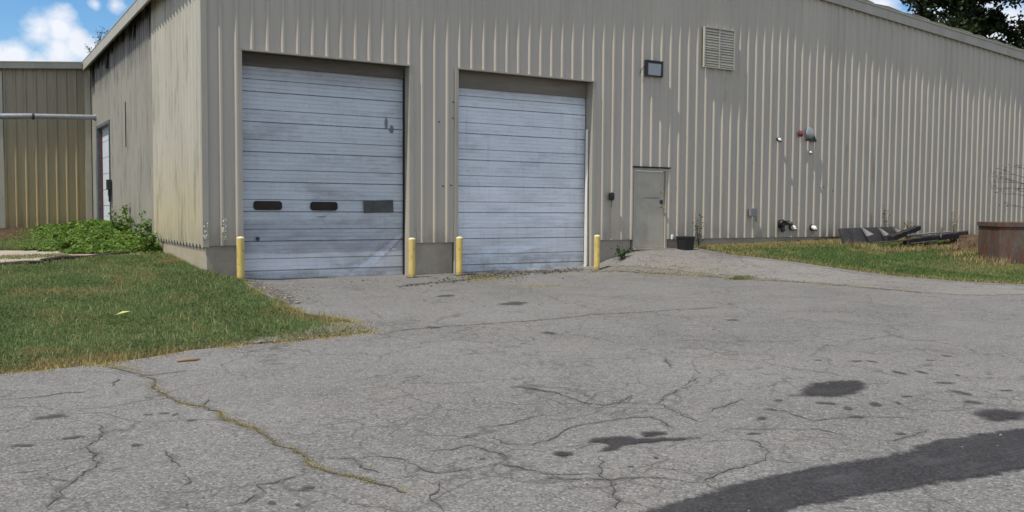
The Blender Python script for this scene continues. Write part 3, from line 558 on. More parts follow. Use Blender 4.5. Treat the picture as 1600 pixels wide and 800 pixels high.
# torn black insulation hanging under the eave
for (y, z0, wdt, ln) in ((5.1, 6.4, .2, 1.0), (5.6, 6.42, .3, .35), (7.4, 6.45, .9, .75), (8.1, 6.4, .5, .5), (9.3, 6.4, .8, .35), (11.3, 6.4, .9, .4), (6.6, 6.42, .6, .35), (14.3, 6.35, .8, .4), (12.5, 6.35, 1.3, .95), (13.3, 6.3, .5, .35), (15.7, 6.3, .45, 1.1), (10.2, 6.42, .5, .25)):
    n = 9; p = [(y+wdt*(i/n-.5), z0) for i in range(n+1)]+[(y+wdt*(.5-i/n)*(.9), z0-ln*max(.08, 1-abs(i/n-.5)*2.1)*R.uniform(.5, 1)) for i in range(n+1)]
    MB().prism(p, -.075, -.06, 'x').build('torn_insulation', M_SEAL, WH)
# driplip teeth below side siding
t = MB(); pz = [(.1, .878)]
for k in range(16):
    y = .15+k*S_; pz += [(y+.05, .855), (y+.055, .815), (y+.2, .815), (y+.205, .855)]
pz += [(5.2, .855), (5.2, .878)]
t.prism(pz, .0, .03, 'x')
t.build('siding_closure', M_TRIM, WH)
# overhead doors
def overhead(name, x0, x1, z0, z1, yb, mat, dents, seed, sec=.595, n0=0):
    mb = MB(); nx = 72; rows = []
    z = z0
    while z < z1+.3:
        for dz, o in ((-.004, .0), (0, .032), (.016, .032), (.018, .0), (.078, .0), (.085, .006), (.093, 0), (.16, 0), (.167, .006), (.175, 0), (.24, 0), (.243, .026), (.254, .026), (.257, 0), (.335, 0), (.342, .006), (.35, 0), (.42, 0), (.427, .006), (.435, 0), (.505, 0), (.512, .006), (.52, 0), (.57, 0)):
            rows.append((z+dz, o))
        z += sec
    rr = random.Random(seed); ph = [rr.uniform(0, 6) for _ in range(6)]
    for zz, o in rows:
        for i in range(nx+1):
            x = x0+(x1-x0)*i/nx
            d = .006*math.sin(x*2.1+ph[0]+zz*1.1)+.004*math.sin(x*5+zz*2.7+ph[1])
            for (dx, dz, sx, sz, a, sl_) in dents:
                u = (x-dx); v_ = (zz-dz)-sl_*u; d += a*math.exp(-(u/sx)**2-(v_/sz)**2)
            mb.v.append((x, yb+o+d, zz))
    for r_ in range(len(rows)-1):
        for i in range(nx):
            a = r_*(nx+1)+i; mb.f.append((a, a+1, a+nx+2, a+nx+1))
    o = mb.build(name, mat, WH)
    return o
dents1 = [(3.5, .55, .45, .05, .045, .7), (3.95, .75, .3, .035, -.045, .9), (3.2, .42, .3, .06, .035, .3), (1.9, .98, .5, .05, .02, .1), (2.9, 1.25, .3, .07, .02, -.2), (2.2, .5, 1.2, .25, .02, 0), (1.4, 1.15, .25, .2, .02, 0), (3.6, 1.15, .3, .12, .025, -.4), (3.3, 1.6, .08, .6, .015, 0), (1.02, .95, .05, .06, .03, 0)]
dents2 = [(6.6, .75, .6, .12, .03, .1), (7.3, .62, .5, .06, -.025, .15), (6.3, 1.5, .5, .3, .02, 0), (7.6, 1.7, .7, .3, .02, 0), (8.4, .5, .4, .1, .02, .2), (7.1, 3.6, .4, .4, .018, 0)]
od1 = overhead('overhead_door', .72, 4.26, -.27, 4.5, .25, M_DOOR1, dents1, 3)
od1['label'] = 'blue-grey scuffed overhead door with a row of small windows'
od2 = overhead('overhead_door', 5.46, 9.10, -.27, 4.5, .235, M_DOOR2, dents2, 8)
od2['label'] = 'plain whiter overhead door without windows'
def rrect(x0, x1, z0, z1, r, n=5):
    P = []
    for cx, cz, a0 in ((x1-r, z1-r, 0), (x0+r, z1-r, 90), (x0+r, z0+r, 180), (x1-r, z0+r, 270)):
        for i in range(n+1): t_ = math.radians(a0+90*i/n); P.append((cx+r*math.cos(t_), cz+r*math.sin(t_)))
    return P
for (a, b, c_, d) in ((1.0, 1.57, 1.555, 1.735), (2.17, 2.75, 1.55, 1.73)):
    wd_ = MB().prism(rrect(a, b, c_, d, .06), .222, .25).build('window', M_SEAL, od1)
    MB().prism(rrect(a+.018, b-.018, c_+.018, d-.018, .045), .219, .2215).build('pane', M_GLASS, wd_)
mt = Matrix.Translation((3.67, .222, 1.645)) @ Matrix.Rotation(math.radians(-2), 4, 'Y')
MB().box(-.34, .34, -.004, .008, -.135, .13, mt).build('patch_panel', simple('grey_green_sheet', (.10, .105, .10), .6, .4, 0, .5, 5, (.05, .05, .05), .8), od1)
for i, (x, z, sx, sz, tone) in enumerate(((3.86, 3.42, .04, .16, .2), (3.98, 3.3, .05, .1, .2), (1.08, .98, .045, .05, .06), (2.42, 1.42, .12, .012, .2), (4.0, .72, .14, .025, .7))):
    P = [(x+sx*math.cos(q)*R.uniform(.6, 1.1), z+sz*math.sin(q)*R.uniform(.6, 1.1)) for q in [2*math.pi*k/12 for k in range(12)]]
    MB().prism(P, .236, .2385).build('scrape_mark', simple('scrape_%d' % i, (tone, tone, tone*1.05), .6), od1)
MB().box(.76, 4.24, .225, .27, .10, .145).build('bottom_seal', M_SEAL, od1)
MB().box(5.52, 9.06, .21, .26, .12, .155).build('bottom_seal', M_SEAL, od2)
for o_, x0_, x1_, z0_, z1_, mt_ in ((od1, .722, 4.268, 4.40, 4.648, simple('dark_header', (.17, .145, .12), .8, .2, 0, .4, 2, (.07, .06, .05), .8, st=(.4, 1, 3))), (od2, 5.462, 9.125, 4.32, 4.688, simple('brown_header', (.235, .205, .165), .8, .2, 0, .3, 2, (.12, .10, .08), .7, st=(.4, 1, 3)))):
    MB().box(x0_, x1_, .20, .225, z0_, z1_).build('header_band', mt_, o_)  # plain brown band across the top of each door
MB().box(.742, .76, .17, .24, .1, 4.6).build('door_track', M_SEAL, WH)
MB().box(4.245, 4.268, .19, .25, .1, 4.6).build('door_track', M_SEAL, WH)
t = MB(); t.add([(9.06, .14, 3.55), (9.10, .10, 3.55), (9.03, .02, .12), (8.98, .06, .12), (9.075, .15, 3.55), (9.10, .13, 3.55), (9.05, .05, .12), (9.0, .09, .12)], [(0, 1, 2, 3), (4, 7, 6, 5), (0, 3, 7, 4), (1, 5, 6, 2), (0, 4, 5, 1), (3, 2, 6, 7)]); t.build('bent_weatherstrip', M_WHITE, WH)
# small bolts and holes between the doors
t = MB()
for x, z in ((5.22, 3.9), (5.35, 3.95), (5.22, 3.55), (5.34, 3.6), (5.0, 3.5), (4.9, 3.62), (5.1, 2.1), (5.3, 2.12), (10.05, 4.9), (14.6, 2.9), (17.5, 2.3), (17.9, 2.2), (13.4, 3.1)): MB().box(x-.022, x+.022, -.006, .0, z-.012, z+.012).build('rivet', M_SEAL, WH)
# exposed ragged base panel by the third bollard & scuffed flashing near the corner
t = MB()
for (x, z, a, b) in ((4.40, 1.0, .06, .10), (4.55, 1.06, .10, .05), (4.52, .93, .07, .03)):
    t.box(x-a, x+a, -.008, 0, z-b, z+b)
t.build('patch_sheet', M_TRIML, WH)
for (x, z, w_) in ((.005, 1.15, .05), (.345, 1.2, .045)):   # crushed strip of flashing: one crumpled sheet
    t = MB(); n = 12
    for i in range(n+1):
        zz = z-.22+.42*i/n
        for j in range(4):
            t.v.append((x+w_*(j/1.5-1)*R.uniform(.6, 1.1), -.062-R.uniform(0, .028), zz+R.uniform(-.012, .012)))
    for i in range(n):
        for j in range(3):
            if R.random() > .22: a = i*4+j; t.f.append((a, a+1, a+5, a+4))
    t.build('torn_trim', M_TRIML, WH)
# person door
pdp = MB(); pdp.box(10.53, 11.48, .03, .075, .64, 2.585)
pd = pdp.build('entry_door', M_PDOOR, WH, bevel=.004)
t = MB(); t.box(10.44, 10.52, -.02, .09, .60, 2.66).box(11.49, 11.55, -.02, .09, .60, 2.66).box(10.52, 11.49, -.02, .09, 2.595, 2.66); t.build('door_frame', M_TRIM, WH)
MB().box(10.38, 11.62, -.05, .02, 2.665, 2.70).build('drip_cap', M_SEAL, WH)
MB().box(10.46, 11.60, -.10, .12, .60, .632).build('threshold', M_CONC, WH)
t = MB(); t.tube([(11.39, .03, 1.69), (11.39, -.03, 1.69)], .016, 8).tube([(11.39, -.03, 1.69), (11.39, -.07, 1.69)], [.032, .026], 10); t.build('handle', M_BRASS, pd, smooth=True)
t = MB(); t.tube([(11.39, .03, 2.07), (11.39, .0, 2.07)], .03, 10); t.build('deadbolt', M_BRASS, pd, smooth=True)
t = MB(); t.box(11.34, 11.43, .018, .03, 1.76, 1.86); t.build('strike_guard', M_DGREY, pd)
t = MB(); t.box(10.8, 11.32, .024, .03, 1.905, 1.915); t.build('scratch', M_DGREY, pd)
for z in (.95, 1.6, 2.3): MB().box(10.515, 10.535, .01, .03, z-.05, z+.05).build('hinge', M_TRIM, pd)
# louvre vent
lv = MB(); lx0, lx1, lz0, lz1 = 12.66, 13.76, 5.34, 6.40
t = MB(); t.box(lx0, lx0+.035, -.10, -.043, lz0, lz1).box(lx1-.035, lx1, -.10, -.043, lz0, lz1).box(lx0+.035, lx1-.035, -.10, -.043, lz1-.035, lz1).box(lx0+.035, lx1-.035, -.10, -.043, lz0, lz0+.03).box(13.185, 13.225, -.098, -.046, lz0+.03, lz1-.035)
lvo = t.build('louvre_vent', M_TRIML, WH)
t = MB(); t.box(lx0+.035, lx1-.035, -.046, -.044, lz0+.03, lz1-.035); t.build('backing', M_TRIM, lvo)
for (a, b) in ((lx0+.037, 13.183), (13.227, lx1-.037)):
    for k in range(14):
        z = lz0+.05+k*.0685
        sag = R.uniform(-.01, .01); tl = R.uniform(-.006, .006)
        t = MB(); t.add([(a, -.094, z+sag), (b, -.094, z+sag+tl), (b, -.060, z+.064), (a, -.060, z+.064), (a, -.090, z+sag-.004), (b, -.090, z+sag+tl-.004), (b, -.056, z+.060), (a, -.056, z+.060)], [(0, 1, 2, 3), (4, 7, 6, 5), (0, 4, 5, 1), (3, 2, 6, 7), (0, 3, 7, 4), (1, 5, 6, 2)])
        t.build('slat', M_TRIML, lvo)
# side door
t = MB(); 
for k in range(7): t.box(.10, .13, 12.4, 15.0, .6+k*.52, .6+k*.52+.505)
sdo = t.build('side_overhead_door', simple('blue_white_paint', (.66, .74, .82), .45, .5, 0, .12, 4, (.4, .42, .44), .4), WH)
t = MB(); t.box(-.044, .35, 15.0, 15.22, .5, 4.16).box(-.044, .35, 12.28, 12.38, .5, 4.16).box(-.044, .35, 12.28, 15.22, 4.16, 4.25); t.build('side_door_frame', simple('blue_grey_metal', (.12, .145, .16), .5, .4, 0, .3, 5, (.3, .3, .27), .5), WH)
MB().box(.05, .098, 14.86, 14.98, .5, 4.1).build('door_track', simple('rust_red_metal', (.16, .04, .04), .7), WH)
MB().box(.085, .099, 13.5, 13.7, 1.95, 2.15).build('lock_plate', M_BLACK, sdo)

# ---------------- annex ----------------
AY = 16.45
AN = empty('warehouse_annex', (-6, AY, 0), 'lower tan ribbed metal annex wall meeting the weathered side wall at the left', 'annex')
def an_top(x): return 6.50+.078*(x+.24)
corr('y', AY, -1, -12, -.06, -.21, lambda x: .55, lambda x: an_top(x)-.1, []).build('front_wall', M_ANX, AN)
t = MB(); slab(t, [(-12, an_top(-12)-.22), (-.32, an_top(-.32)-.22)], .2, AY-.2, AY-.14); t.build('gutter', M_TRIM, AN)
t = MB(); slab(t, [(-12, an_top(-12)-.022), (-.32, an_top(-.32)-.022)], .03, AY-.22, AY+.1); t.build('gutter_lip', M_TRIML, AN)
t = MB(); slab(t, [(-12, an_top(-12)-.05), (-.05, an_top(-.05)-.05)], .02, AY, AY+12); t.build('roof', M_ROOF, AN)
MB().box(-2.86, -2.70, AY-.06, AY-.047, .5, 6.0).build('downspout_trim', M_TRIML, AN)
MB().box(-.24, -.06, AY-.06, AY-.044, .5, 6.25).build('corner_trim', M_TRIML, AN)
MB().box(-12, -.06, AY+.05, AY+.3, -.2, .62).build('foundation', M_CONC, AN)
MB().box(-2.95, -2.86, AY-.05, AY-.044, 5.3, 5.85).build('torn_opening', M_SEAL, AN)

# ---------------- pipe from the wall ----------------
PP = empty('overhead_pipe', (-7.5, 15.2, 0), 'long grey metal pipe running level out from the side wall above its small door', 'pipe')
MB().tube([(-7.5, 15.2, 4.13), (-1.9, 15.2, 4.49)], .095, 14).build('pipe_length', M_GALV, PP, smooth=True)
MB().tube([(-1.9, 15.2, 4.49), (-.05, 15.2, 4.56)], .085, 14).build('pipe_length', M_GALV, PP, smooth=True)
MB().tube([(-1.93, 15.2, 4.487), (-1.86, 15.2, 4.493)], .115, 14).build('coupling', M_DGREY, PP, smooth=True)
MB().tube([(-7.4, 15.2, .3), (-7.4, 15.2, 4.2)], .06, 12).build('support_post', M_GALV, PP, smooth=True)
MB().tube([(-.10, 15.2, 4.558), (-.046, 15.2, 4.56)], .12, 14).build('wall_flange', M_GALV, PP, smooth=True)

# ---------------- bollards ----------------
def bollard(x, y, label):
    z = h1(x, y)-.02
    e = empty('bollard', (x, y, z), label, 'bollard', 'yellow steel bollards beside the overhead doors')
    hgt = .84; r = .072
    t = MB().tube([(x, y, z-.1), (x, y, z+.02), (x, y, z+hgt*.5), (x, y, z+hgt-.02)], r, 24)
    t.build('post', M_YEL, e, smooth=True)
    t = MB().tube([(x, y, z+hgt-.02), (x, y, z+hgt), (x, y, z+hgt+.018), (x, y, z+hgt+.026)], [r+.001, r, r*.75, .01], 24)
    t.build('cap', simple('cap_paint', (.78, .66, .38), .6, .4, 0, .2, 12), e, smooth=True)
    return e
b0 = bollard(.54, -.5, 'yellow bollard at the lawn corner, left side of the windowed overhead door')
for x, lb in ((4.12, 'yellow bollard on the right side of the windowed overhead door'), (5.25, 'yellow bollard on the left side of the plain white overhead door'), (8.96, 'yellow bollard on the right side of the plain white overhead door, beside broken concrete')):
    c_ = dup(b0, (x, -.5, h1(x, -.5)-.02), lb); c_.rotation_euler = (R.uniform(-.012, .012), R.uniform(-.012, .012), x)

for i, x_ in enumerate((.54, 4.12, 5.25, 8.96)):
    P = [(x_+math.cos(q)*.17*R.uniform(.7, 1.3), -.5+math.sin(q)*.15*R.uniform(.7, 1.3)) for q in [2*math.pi*k/16 for k in range(16)]]
    sheet('mud_stain', P, M_MUD, .016, .05, soft=.08)
# ---------------- wall fixtures ----------------
# floodlight
e = empty('floodlight', (10.98, -.043, 4.95), 'square dark bronze floodlight with a pale lens, high on the wall above the entry door', 'floodlight')
t = MB(); t.add([(10.72, -.04, 4.97), (11.24, -.04, 4.97), (11.24, -.095, 4.95), (10.72, -.095, 4.95), (10.74, -.04, 5.36), (11.22, -.04, 5.36), (11.22, -.125, 5.33), (10.74, -.125, 5.33)], [(0, 1, 2, 3), (4, 7, 6, 5), (0, 4, 5, 1), (3, 2, 6, 7), (0, 3, 7, 4), (1, 5, 6, 2)])
t.build('housing', M_BRONZE, e, bevel=.008)
t = MB(); t.add([(10.77, -.103, 4.985), (11.19, -.103, 4.985), (11.19, -.122, 5.27), (10.77, -.122, 5.27), (10.77, -.110, 4.985), (11.19, -.110, 4.985), (11.19, -.128, 5.27), (10.77, -.128, 5.27)], [(0, 1, 2, 3), (4, 7, 6, 5), (0, 4, 5, 1), (3, 2, 6, 7), (0, 3, 7, 4), (1, 5, 6, 2)])
t.build('lens', M_LENS, e)
t = MB(); t.box(10.705, 11.255, -.140, -.045, 5.33, 5.345, ).box(10.71, 10.765, -.132, -.06, 4.95, 5.33).box(11.195, 11.25, -.132, -.06, 4.95, 5.33); t.build('visor', M_BRONZE, e)
t = MB(); t.tube([(10.72, -.05, 5.2), (10.62, -.06, 5.12), (10.56, -.05, 5.0)], .008, 6); t.build('cable', M_SEAL, e)
# alarm bell on its back box
e = empty('alarm_bell', (16.83, -.05, 3.7), 'round grey alarm bell on a dark bracket high on the ribbed wall', 'bell')
t = MB().tube([(16.80, -.05, 3.82), (16.80, -.062, 3.82)], .07, 16); t.build('back_box', M_DGREY, e, smooth=True)
t = MB().tube([(16.80, -.06, 3.82), (16.80, -.066, 3.82), (16.80, -.085, 3.82), (16.80, -.105, 3.82), (16.80, -.112, 3.82)], [.17, .175, .16, .10, .02], 24); t.build('gong', M_GALV, e, smooth=True)
t = MB(); t.prism([(16.80, 3.98), (16.86, 4.0), (17.06, 3.62), (17.02, 3.58), (16.66, 3.64), (16.68, 3.68), (16.95, 3.68)], -.075, -.055).box(16.66, 17.04, -.10, -.05, 3.60, 3.64); t.build('bracket', M_BLACK, e)
e = empty('strobe_light', (16.42, -.05, 3.72), 'small red strobe light beside the grey alarm bell', 'alarm light')
t = MB().tube([(16.42, -.045, 3.79), (16.42, -.07, 3.79)], .09, 16); t.build('base', simple('dark_red_plastic', (.16, .01, .02), .4), e, smooth=True)
t = MB().tube([(16.42, -.07, 3.79), (16.42, -.09, 3.79), (16.42, -.10, 3.79)], [.075, .06, .02], 16); t.build('lens', M_RED, e, smooth=True)
def stub(name, x, z, r, ln, mat, label, cat, drop=.05, grp=None):
    e = empty(name, (x, -.045, z), label, cat, grp)
    t = MB().tube([(x, -.0, z), (x, -.052, z)], r*1.35, 14); t.build('flange', M_DGREY, e, smooth=True)
    t = MB().tube([(x, -.05, z), (x, -ln*.6, z), (x+.01, -ln, z-drop*.4), (x+.012, -ln-.01, z-drop)], [r, r, r, r*.9], 14); t.build('elbow', mat, e, smooth=True)
    t = MB().tube([(x+.012, -ln-.01, z-drop-.03), (x+.012, -ln-.01, z-drop)], r*.8, 12); t.build('opening', M_BLACK, e, smooth=True)
    return e
stub('pipe_elbow', 15.55, 3.60, .04, .09, M_WHITE, 'tiny white pipe elbow on the wall to the left of the red strobe', 'pipe outlet')
stub('pipe_elbow', 16.82, 3.30, .035, .08, M_WHITE, 'tiny white pipe elbow on the wall just below the alarm bell', 'pipe outlet')
stub('pipe_elbow', 16.16, 1.14, .065, .13, M_WHITE, 'white capped pipe elbow low on the wall beside the dark round vent', 'pipe outlet', .06)
stub('pipe_elbow', 17.02, 1.13, .065, .13, M_WHITE, 'white capped pipe elbow low on the wall, alone above the dry grass', 'pipe outlet', .06)
stub('pipe_elbow', 16.02, 1.27, .05, .13, M_DGREY, 'small dark pipe stub just above the white elbow by the round vent', 'pipe outlet', .05)
e = empty('round_vent', (15.7, -.045, 1.1), 'dark round vent hood low on the ribbed wall', 'vent')
t = MB().tube([(15.7, .0, 1.24), (15.7, -.09, 1.24), (15.7, -.13, 1.22)], [.11, .13, .12], 20); t.build('hood', M_BLACK, e, smooth=True)
t = MB().tube([(15.7, -.10, 1.15), (15.72, -.13, 1.02)], [.07, .06], 12); t.build('spout', M_BLACK, e, smooth=True)
t = MB().tube([(15.7, -.13, 1.25), (15.7, -.15, 1.25)], [.09, .06], 14); t.build('face_cap', M_DGREY, e, smooth=True)
e = empty('electrical_box', (14.55, -.045, 1.5), 'small square grey electrical box on the wall, right of the entry door', 'electrical box')
MB().box(14.44, 14.66, -.12, -.043, 1.46, 1.66).build('box', simple('grey_box_paint', (.22, .22, .23), .5), e, bevel=.006)
MB().box(14.43, 14.67, -.135, -.122, 1.45, 1.67).build('cover', simple('grey_cover_paint', (.26, .26, .27), .5), e, bevel=.004)
MB().tube([(14.7, -.07, 1.46), (14.7, -.07, 1.30)], .012, 8).build('conduit', M_DGREY, e)
e = empty('door_control', (9.72, -.045, 1.82), 'black oval push-button control on the wall between the white overhead door and the entry door', 'switch')
MB().prism(rrect(9.63, 9.77, 1.83, 2.03, .06), -.11, -.042).build('housing', M_BLACK, e, bevel=.006)
MB().tube([(9.70, -.11, 1.96), (9.70, -.125, 1.96)], .025, 12).build('button', M_DGREY, e)
MB().tube([(9.71, -.052, 1.84), (9.715, -.052, .9)], .010, 8).build('conduit', M_DGREY, e)
e = empty('control_box', (-.06, 12.0, 2.1), 'dark grey control box on the weathered side wall by the small side door', 'control box')
MB().box(-.17, -.04, 11.85, 12.1, 2.12, 2.42).build('housing', M_DGREY, e, bevel=.01)
MB().box(-.12, -.06, 11.95, 12.02, 1.75, 2.12).build('lower_conduit', M_BRONZE, e)
# tub
tx, ty = 11.86, -.38; tz = h1(tx, ty)
e = empty('plastic_tub', (tx, ty, tz), 'black square plastic tub against the foundation right of the entry door', 'tub')
t = MB()
for (a, b, z0, z1) in ((.14, .165, -.02, .34),):
    t.add([(tx+sx*a, ty+sy*a, tz+z0) for sx, sy in ((-1, -1), (1, -1), (1, 1), (-1, 1))]+[(tx+sx*b, ty+sy*b, tz+z1) for sx, sy in ((-1, -1), (1, -1), (1, 1), (-1, 1))]+[(tx+sx*(b-.02), ty+sy*(b-.02), tz+z1) for sx, sy in ((-1, -1), (1, -1), (1, 1), (-1, 1))]+[(tx+sx*(a-.02), ty+sy*(a-.02), tz+.03) for sx, sy in ((-1, -1), (1, -1), (1, 1), (-1, 1))],
          [(3, 2, 1, 0), (0, 1, 5, 4), (1, 2, 6, 5), (2, 3, 7, 6), (3, 0, 4, 7), (4, 5, 9, 8), (5, 6, 10, 9), (6, 7, 11, 10), (7, 4, 8, 11), (8, 9, 13, 12), (9, 10, 14, 13), (10, 11, 15, 14), (11, 8, 12, 15), (12, 13, 14, 15)])
t.build('shell', M_BLACK, e)
t = MB()
for a0_, a1_, b0_, b1_ in ((-.18, .18, -.18, -.16), (-.18, .18, .16, .18), (-.18, -.16, -.16, .16), (.16, .18, -.16, .16)): t.box(tx+a0_, tx+a1_, ty+b0_, ty+b1_, tz+.30, tz+.345)
t.build('rim', M_BLACK, e, bevel=.006)
e = empty('paper_cup', (11.66, -.12, h1(11.66, -.12)+.19), 'small crumpled white cup resting on the foundation ledge beside the black tub', 'cup')
cz = .885
MB().tube([(11.66, -.085, cz-.03), (11.67, -.085, cz+.06), (11.665, -.083, cz+.09)], [.028, .04, .036], 10).build('cup_wall', M_WHITE, e, smooth=True)

# ---------------- scrap by the wall ----------------
def beam(name, p, q, w_, h_, mat, label, cat, grp=None):
    p = Vector(p); q = Vector(q); d = q-p; L_ = d.length; mid = (p+q)/2
    rot = d.to_track_quat('X', 'Z').to_matrix().to_4x4(); mt_ = Matrix.Translation(mid) @ rot
    t = MB(); n = 14; r = random.Random(len(label)); ring_ = []
    for i in range(n+1):
        x = -L_/2+L_*i/n; a, b = w_/2*r.uniform(.9, 1.05), h_/2*r.uniform(.85, 1.05); s0 = r.uniform(-.01, .01)
        ring_.append([mt_ @ Vector((x, y_+s0, z_)) for y_, z_ in ((-a, -b), (a, -b), (a, b), (-a, b))])
    vs = [tuple(v) for rg in ring_ for v in rg]; fs = [(0, 1, 2, 3), tuple(4*n+k for k in (3, 2, 1, 0))]
    for i in range(n):
        for k in range(4): fs.append((4*i+k, 4*i+(k+1) % 4, 4*i+4+(k+1) % 4, 4*i+4+k))
    o = t.add(vs, fs).build(name, mat, origin=tuple(mid), bevel=.008); return tag(o, label, cat, grp)
e = empty('scrap_panel', (18.7, -.75, .7), 'dark grey slab panel with pale triangular cleats leaning low against the wall', 'panel')
t = MB(); t.add([(17.45, -.85, .60), (19.95, -.8, .62), (19.95, -.62, 1.16), (17.45, -.67, 1.12), (17.45, -.75, .60), (19.95, -.7, .62), (19.95, -.52, 1.14), (17.45, -.57, 1.10)], [(0, 1, 2, 3), (4, 7, 6, 5), (0, 4, 5, 1), (3, 2, 6, 7), (0, 3, 7, 4), (1, 5, 6, 2)])
t.build('board', M_SLABDK, e, bevel=.01)
for x, s in ((18.35, .8), (19.1, .45), (19.8, .45)):
    t = MB(); b_ = .72 if s == 1 else .9; t.add([(x-.15*s, -1.0, b_), (x+.17*s, -1.0, b_+.05), (x-.02, -.72, 1.14), (x-.13*s, -.92, b_), (x+.19*s, -.92, b_+.05), (x, -.66, 1.14)], [(0, 1, 2), (3, 5, 4), (0, 2, 5, 3), (1, 4, 5, 2), (0, 3, 4, 1)])
    t.build('cleat', M_PALE, e)
G = 'old timbers in the scrap pile'
beam('timber', (18.55, -1.5, .84), (20.3, -1.15, 1.13), .2, .14, M_PLANK, 'thick black timber tilted up to the right on top of the scrap pile', 'timber', G)
beam('timber', (18.9, -1.75, .74), (21.9, -1.35, .90), .2, .16, M_PLANK, 'long black timber lying at the front of the scrap pile', 'timber', G)
beam('timber', (19.4, -1.4, .92), (21.9, -1.15, 1.0), .13, .04, M_PALE, 'pale weathered board lying between the black timbers', 'timber', G)
beam('timber', (20.0, -1.55, .84), (22.6, -1.2, .97), .18, .12, simple('rusty_timber', (.085, .06, .05), .9, .2, 0, .5, 6), 'rusty brown timber at the right end of the scrap pile', 'timber', G)

for i, (p_, q_, w_) in enumerate((((19.0, -1.85, .70), (20.1, -1.95, .78), .07), ((20.6, -1.7, .86), (21.7, -1.0, 1.12), .05), ((18.2, -1.3, .72), (18.9, -1.75, .80), .08), ((21.3, -1.9, .66), (22.7, -1.6, .80), .06))):
    beam('broken_board', p_, q_, w_, .035, M_DEADWOOD, ['short splintered grey board in front of the tilted black timber', 'thin broken board propped up at the right part of the scrap pile', 'stub of grey board at the left foot of the scrap pile', 'thin grey board lying low at the right foot of the scrap pile'][i], 'board', 'broken boards in the scrap pile')
# ---------------- rusty bin ----------------
bx, by = 18.62, -4.62; bz = .27
ax = Vector((.74, -.67, 0)).normalized(); ay = Vector((.67, .74, 0)).normalized()
e = empty('rusty_bin', (bx, by, bz), 'large open rusty brown steel bin standing in the dry grass at the right edge', 'bin')
Lb, Wb, Hb = 2.2, 1.7, 1.06
def bpt(a, b, z): p = Vector((bx, by, bz))+ax*a+ay*b; return (p.x, p.y, bz+z)
def bbox(t, a0, a1, b0, b1, z0, z1): t.add([bpt(a, b, z) for z in (z0, z1) for b in (b0, b1) for a in (a0, a1)], [(0, 2, 3, 1), (4, 5, 7, 6), (0, 1, 5, 4), (2, 6, 7, 3), (0, 4, 6, 2), (1, 3, 7, 5)])
t = MB(); bbox(t, 0, Lb, 0, .03, -.2, Hb); bbox(t, 0, .03, .032, Wb, -.2, Hb-.002); bbox(t, Lb-.03, Lb, .032, Wb, -.2, Hb-.002); bbox(t, .032, Lb-.032, Wb-.03, Wb, -.2, Hb-.001)
t.build('bin_wall', M_RUST, e, bevel=.004)
t = MB(); bbox(t, -.03, Lb+.03, -.035, 0, Hb-.10, Hb+.02); bbox(t, -.035, -.003, .002, Wb+.03, Hb-.10, Hb+.018); bbox(t, -.03, Lb+.03, Wb+.002, Wb+.035, Hb-.08, Hb+.019); t.build('rim', M_RUST, e, bevel=.008)
for a in (.62, 1.5): t = MB(); bbox(t, a, a+.05, -.03, -.002, 0, Hb-.105); t.build('stiffener', M_RUST, e)
t = MB(); bbox(t, .04, Lb-.04, .04, Wb-.04, .1, .5); t.build('rubble_fill', M_SLABDK, e)

# ---------------- small litter ----------------
P0 = (-2.06, -8.31)
t = MB().tube([(P0[0]-.11, P0[1]-.02, .035), (P0[0]-.03, P0[1], .04), (P0[0]+.06, P0[1]-.005, .037), (P0[0]+.13, P0[1]+.03, .033)], [.01, .02, .018, .006], 7)
tag(t.build('dry_stick', simple('pale_wood', (.36, .25, .16), .9, .2, 0, .3, 20), origin=(P0[0], P0[1], .02), smooth=True), 'short pale broken stick lying on the asphalt near the lawn edge', 'stick')
lx, ly = -2.18, -4.89; lz = h1(lx, ly)+.08
t = MB().add([(lx-.10, ly-.03, lz), (lx, ly-.04, lz+.02), (lx+.10, ly+.03, lz+.03), (lx, ly+.03, lz+.035), (lx-.1, ly-.03, lz-.005), (lx, ly-.04, lz+.015), (lx+.10, ly+.03, lz+.025), (lx, ly+.03, lz+.03)], [(0, 1, 2, 3), (4, 7, 6, 5), (0, 4, 5, 1), (1, 5, 6, 2), (2, 6, 7, 3), (3, 7, 4, 0)])
tag(t.build('fallen_leaf', simple('yellow_leaf', (.55, .56, .16), .7), origin=(lx, ly, lz)), 'single pale yellow fallen leaf lying on the lawn', 'leaf')
rp = [(-2.6, 2.95), (-2.2, 3.15), (-1.7, 3.35), (-1.2, 3.72), (-.75, 4.02)]
t = MB().tube([(x, y, h1(x, y)+.075+.02*math.sin(i*2)) for i, (x, y) in enumerate(rp)], [.035, .05, .045, .05, .03], 10)
tag(t.build('rotten_log', simple('log_grey', (.075, .062, .052), .9, .2, 0, .5, 9), smooth=True, origin=(-1.7, 3.4, .45)), 'thin dark rotten log lying along the pale path below the vines', 'log')
t = MB().tube([(-3.6, 2.72, h1(-3.6, 2.72)+.05), (-2.9, 2.85, h1(-2.9, 2.85)+.06), (-2.55, 2.9, h1(-2.5, 2.9)+.04)], [.03, .04, .03], 8)
tag(t.build('rotten_log', bpy.data.materials['log_grey'], smooth=True, origin=(-3, 2.8, .4)), 'short dark piece of rotten wood at the near edge of the pale path', 'log')

